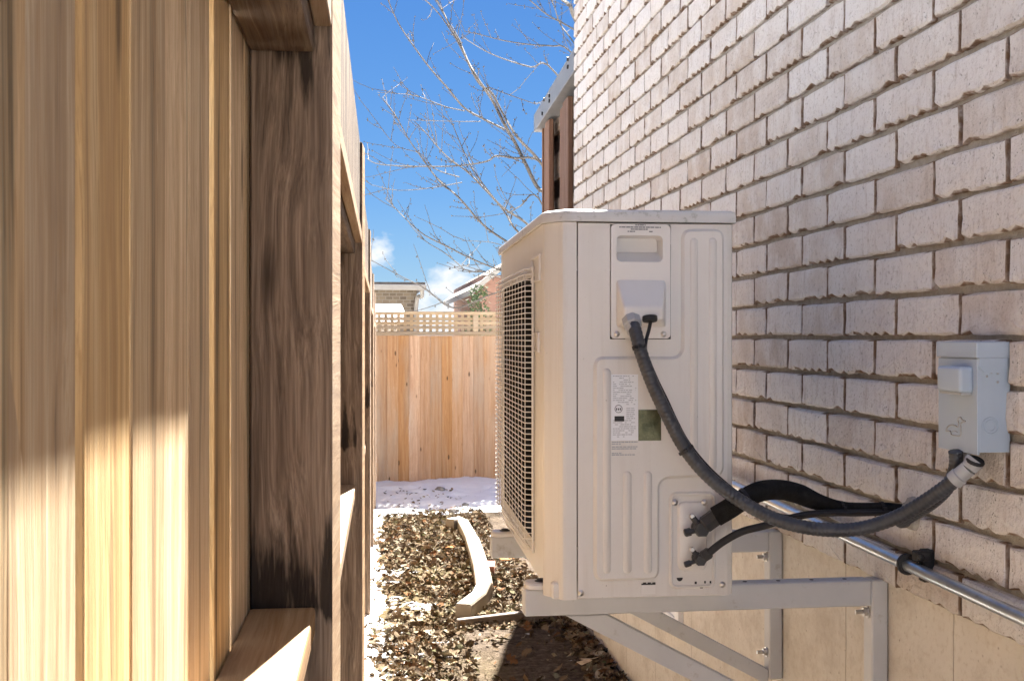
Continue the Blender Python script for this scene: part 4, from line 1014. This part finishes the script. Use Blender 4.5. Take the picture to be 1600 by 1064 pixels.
# ================================================================== TREES
def tree(name, label, trunk_pts, trunk_r, limbs, seed, depth):
    rg = random.Random(seed); base = V(trunk_pts[0]); t = thing(name, label, 'tree', base)
    b = nb(); sp = spline(trunk_pts, 6); tube(b, sp, [trunk_r * (1 - .75 * i / len(sp)) for i in range(len(sp))], 10); obj('trunk', b, M['bark'], t, True)
    b = nb(); cnt = 0
    for pts, r0, r1 in limbs:
        wob = [rg.uniform(-.4, .4) for _ in pts]
        p3 = [p if isinstance(p, Vector) else P(p[0], p[1], depth + (p[2] if len(p) > 2 else w)) for p, w in zip(pts, wob)]
        sp = spline(p3, 5); n = len(sp); tube(b, sp, [.8 * (r0 + (r1 - r0) * i / n) for i in range(n)], 5)
        for i in range(3, n):
            for _ in range(2):
                if rg.random() < .72: continue
                dr = (sp[i] - sp[i - 1]).normalized(); sd2 = V((rg.uniform(-1, 1), rg.uniform(-1, 1), rg.uniform(-.6, 1))).normalized()
                g = (dr * .9 + sd2 * .75).normalized(); L = rg.uniform(.12, .75) * (.6 + .6 * i / n); p = sp[i].copy(); tw = [p.copy()]
                for _k in range(4):
                    g = (g + V((rg.uniform(-.2, .2), rg.uniform(-.2, .2), rg.uniform(-.05, .22)))).normalized(); p = p + g * L / 4; tw.append(p.copy())
                tube(b, tw, [.0055, .005, .0045, .004, .003], 3, False)
                for q in tw[1:]:
                    for _b in range(rg.choice((0, 1, 1, 2))):
                        c = q + V((rg.uniform(-.02, .02), rg.uniform(-.02, .02), rg.uniform(-.02, .02))); r = rg.uniform(.006, .012)
                        vv = [b.verts.new(c + V(d_) * r) for d_ in ((1, 0, 0), (0, 1, 0), (-1, 0, 0), (0, -1, 0), (0, 0, 1.5), (0, 0, -1.5))]
                        for k in range(4): b.faces.new((vv[k], vv[(k + 1) % 4], vv[4])); b.faces.new((vv[(k + 1) % 4], vv[k], vv[5]))
    obj('crown', b, M['bark'], t)
Z3 = lambda x, y: (540 + x / 2.419, y / 2.419)
TD = 16.0
tb = P(905, 720, TD); tb.z = -.35
trunk = [tb, P(905, 640, TD), P(902, 520, TD), P(893, 430, TD), P(880, 340, TD), P(868, 290, TD)]
def L(start, zs, r0, r1): return ([start] + [Z3(*q) for q in zs], r0, r1)
n1, n2, n3 = P(868, 290, TD), P(893, 430, TD), P(900, 500, TD)
limbs = [
    L(n1, [(735, 720), (680, 620), (640, 540), (600, 470), (555, 380), (500, 300), (465, 240), (430, 160), (390, 90), (345, 0), (300, -90)], .038, .012),
    L(n1, [(725, 600), (650, 520), (600, 440), (550, 350), (500, 310), (440, 190), (400, 120), (350, 50), (300, 0)], .028, .008),
    ([Z3(600, 490)] + [Z3(*q) for q in ((520, 450), (450, 410), (390, 340), (320, 260), (260, 180), (200, 90), (160, 0), (140, -60))], .02, .008),
    L(n1, [(725, 605), (640, 598), (570, 590), (530, 612), (420, 628), (280, 630), (130, 622), (80, 600)], .024, .006),
    L(n2, [(660, 885), (600, 800), (500, 670), (450, 580), (400, 460)], .022, .006),
    L(n2, [(700, 860), (600, 790), (530, 720), (460, 650), (380, 590), (300, 500), (260, 460)], .024, .006),
    L(n3, [(700, 960), (620, 920), (520, 850), (430, 750), (350, 680), (290, 600), (240, 530), (190, 440), (140, 370)], .024, .006),
    L(n2, [(730, 750), (660, 780), (620, 805)], .018, .008),
    L(n3, [(640, 1040), (580, 1020), (480, 980), (380, 930), (300, 890), (240, 840), (190, 790), (150, 750)], .018, .006),
    ([Z3(450, 1020), Z3(380, 960), Z3(300, 910), Z3(240, 845)], .010, .005),
    ([Z3(540, 330), Z3(620, 360), Z3(720, 395)], .010, .006),
    ([Z3(450, 420), Z3(380, 405), Z3(300, 375), Z3(250, 360), Z3(120, 350)], .011, .004),
    ([Z3(510, 460), Z3(420, 460), Z3(240, 455)], .008, .004),
    ([Z3(440, 690), Z3(330, 710), Z3(200, 720), Z3(100, 700)], .009, .004),
    ([Z3(600, 930), Z3(540, 915), Z3(440, 910)], .008, .004),
    ([Z3(430, 670), Z3(340, 640), Z3(280, 580), Z3(190, 550), Z3(110, 450)], .011, .004),
    L(n3, [(690, 1100), (560, 1110), (410, 1165), (300, 1090), (200, 1040), (100, 985)], .016, .005),
    L(n3, [(640, 1075), (560, 1040), (500, 1020), (440, 1000)], .015, .005),
]
tree('bare_tree', 'bare budding tree spreading pale branches over the rear fence', trunk, .14, limbs, 5, TD)
tb2 = P(1000, 720, 17.5); tb2.z = -.35
trunk2 = [tb2, P(1000, 500, 17.5), P(985, 300, 17.5), P(950, 150, 17.5), P(915, 60, 17.5)]
m1 = P(915, 60, 17.5)
limbs2 = [L(m1, [(862, 60), (845, 20), (800, -20), (740, -120)], .05, .02), L(P(950, 150, 17.5), [(862, 162), (810, 90), (790, 30), (765, -20)], .016, .008), L(m1, [(855, 108), (760, 55), (700, 5), (660, -30)], .018, .008),
    L(P(950, 150, 17.5), [(845, 192), (780, 175), (700, 170), (600, 155), (520, 135), (450, 120)], .018, .006), L(P(985, 300, 17.5), [(795, 278), (700, 255), (600, 225), (520, 190), (440, 140)], .02, .006)]
tree('bare_tree', 'bare tree with a thick limb rising behind the house corner', trunk2, .2, limbs2, 9, 17.5)

# ================================================================== BEYOND THE REAR FENCE
hs_ = thing('neighbour_house', 'low tan stone house with brown eave beyond the lattice fence', 'house', (-3, 27, -.3))
def far(px, py, d): return P(px, py, d)
e = far(657, 443, 26); ez_ = e.z
wx = far(652, 460, 26).x
obj('wall', boxm((-14, e.y + .3, -.5), (wx, e.y + 7, ez_ - .1)), M['farwall'], hs_)
b = nb(); hexa(b, [(-14.4, e.y - .15, ez_ - .09), (e.x + .1, e.y - .15, ez_ - .09), (e.x + .1, e.y + 7.4, ez_ - .09), (-14.4, e.y + 7.4, ez_ - .09), (-14.4, e.y - .15, ez_ + .02), (e.x + .1, e.y - .15, ez_ + .02), (e.x + .1, e.y + 3.6, ez_ + .06), (-14.4, e.y + 3.6, ez_ + .06)]); obj('roof', b, M['farroof'], hs_)
b = nb(); box(b, (-14.4, e.y - .27, ez_ - .16), (e.x + .12, e.y - .152, ez_ - .03), .02); obj('gutter', b, M['fascia'], hs_)
b = nb(); dsx = far(660, 450, 25.7).x; tube(b, spline([(dsx, e.y - .1, ez_ - .15), (dsx, e.y - .05, ez_ - .3), (dsx - .12, e.y + .22, ez_ - .55), (dsx - .12, e.y + .22, -.3)], 4), .045, 8); obj('downspout', b, M['fascia'], hs_)
sh = thing('garden_shed', 'low garden shed with a snow covered roof beyond the lattice fence', 'shed', (-1, 20, -.3))
q = far(634, 474, 20); obj('wall', boxm((-3.5, q.y + .1, -.5), (q.x - .1, q.y + 2, q.z - .35)), M['shedwall'], sh)
b = nb(); hexa(b, [(-3.7, q.y - .1, q.z - .349), (q.x, q.y - .1, q.z - .349), (q.x, q.y + 2.2, q.z - .1), (-3.7, q.y + 2.2, q.z - .1), (-3.7, q.y - .1, q.z - .18), (q.x, q.y - .1, q.z - .18), (q.x, q.y + 2.2, q.z + .05), (-3.7, q.y + 2.2, q.z + .05)], .04, 2); obj('roof', b, M['snow'], sh)
h2 = thing('neighbour_house', 'red brick house with a cream sloping eave beyond the lattice fence', 'house', (4, 27, -.3))
p = far(753, 470, 25); obj('wall', boxm((p.x, p.y, -.5), (p.x + 9, p.y + 8, p.z + .55)), M['farbrick'], h2)
b = nb(); a_, c_ = far(737, 461, 24.6), far(790, 418, 24.6); th_ = V((0, 0, .13)); dy = V((0, 9, 0)); 
hexa(b, [a_, c_, c_ + dy, a_ + dy, a_ + th_, c_ + th_, c_ + th_ + dy, a_ + th_ + dy]); obj('roof', b, M['fascia'], h2)
b = nb(); prism(b, [a_ + V((.6, .4, .0)), V((c_.x, a_.y + .4, a_.z)), c_ + V((0, .4, -.01))], [a_ + V((.6, .6, .0)), V((c_.x, a_.y + .6, a_.z)), c_ + V((0, .6, -.01))]); obj('gable', b, M['farbrick'], h2)
# unseen pale house added beyond the left fence to throw sunlight back into the alley
h3 = thing('neighbour_house', 'unseen white sided house added behind the tall tan board fence to bounce sunlight', 'house', (-2.1, 3, -.1))
obj('wall', boxm((-7, -4, -.6), (-2.1, 9.5, 4.9)), M['render'], h3)
b = nb(); hexa(b, [(-7.4, -4.4, 4.903), (-1.7, -4.4, 4.903), (-1.7, 9.9, 4.903), (-7.4, 9.9, 4.903), (-4.6, -4.4, 6.6), (-4.5, -4.4, 6.6), (-4.5, 9.9, 6.6), (-4.6, 9.9, 6.6)]); obj('roof', b, M['farroof'], h3)
for y in (.8, 5.2):
    w = obj('window', boxm((-2.13, y, 2.9), (-2.06, y + 1.0, 3.9), .01), M['window'], h3); obj('pane', boxm((-2.07, y + .07, 2.97), (-2.055, y + .93, 3.83)), M['glass'], w)
# evergreen shrub just behind the rear fence
def shrub(name, label, base, h, w, seed, n=900):
    rg = random.Random(seed); t = thing(name, label, 'shrub', base); b = nb(); v, f = [], []
    for _ in range(n):
        tt = rg.random(); r = w * (1 - tt * .6) * math.sqrt(rg.random()); a = rg.uniform(0, 6.28); c = base + V((r * math.cos(a), r * math.sin(a), .15 + h * tt))
        d1 = V((rg.uniform(-1, 1), rg.uniform(-1, 1), rg.uniform(-.3, 1))).normalized() * rg.uniform(.05, .12); d2 = d1.cross(V((rg.uniform(-1, 1), rg.uniform(-1, 1), rg.uniform(-1, 1)))).normalized() * .018; n0 = len(v)
        v += [tuple(c - d2), tuple(c + d2), tuple(c + d1)]; f.append((n0, n0 + 1, n0 + 2))
    cyl(b, base - V((0, 0, .1)), base + V((0, 0, h * .8)), .04, 8, .01); obj('stem', b, M['bark'], t); pyobj('foliage', v, f, M['bush'], t)
p = far(748, 480, 22); shrub('evergreen_shrub', 'dark evergreen shrub in front of the red brick house', V((p.x, p.y, -.3)), p.z + .55, .45, 3, 1400)
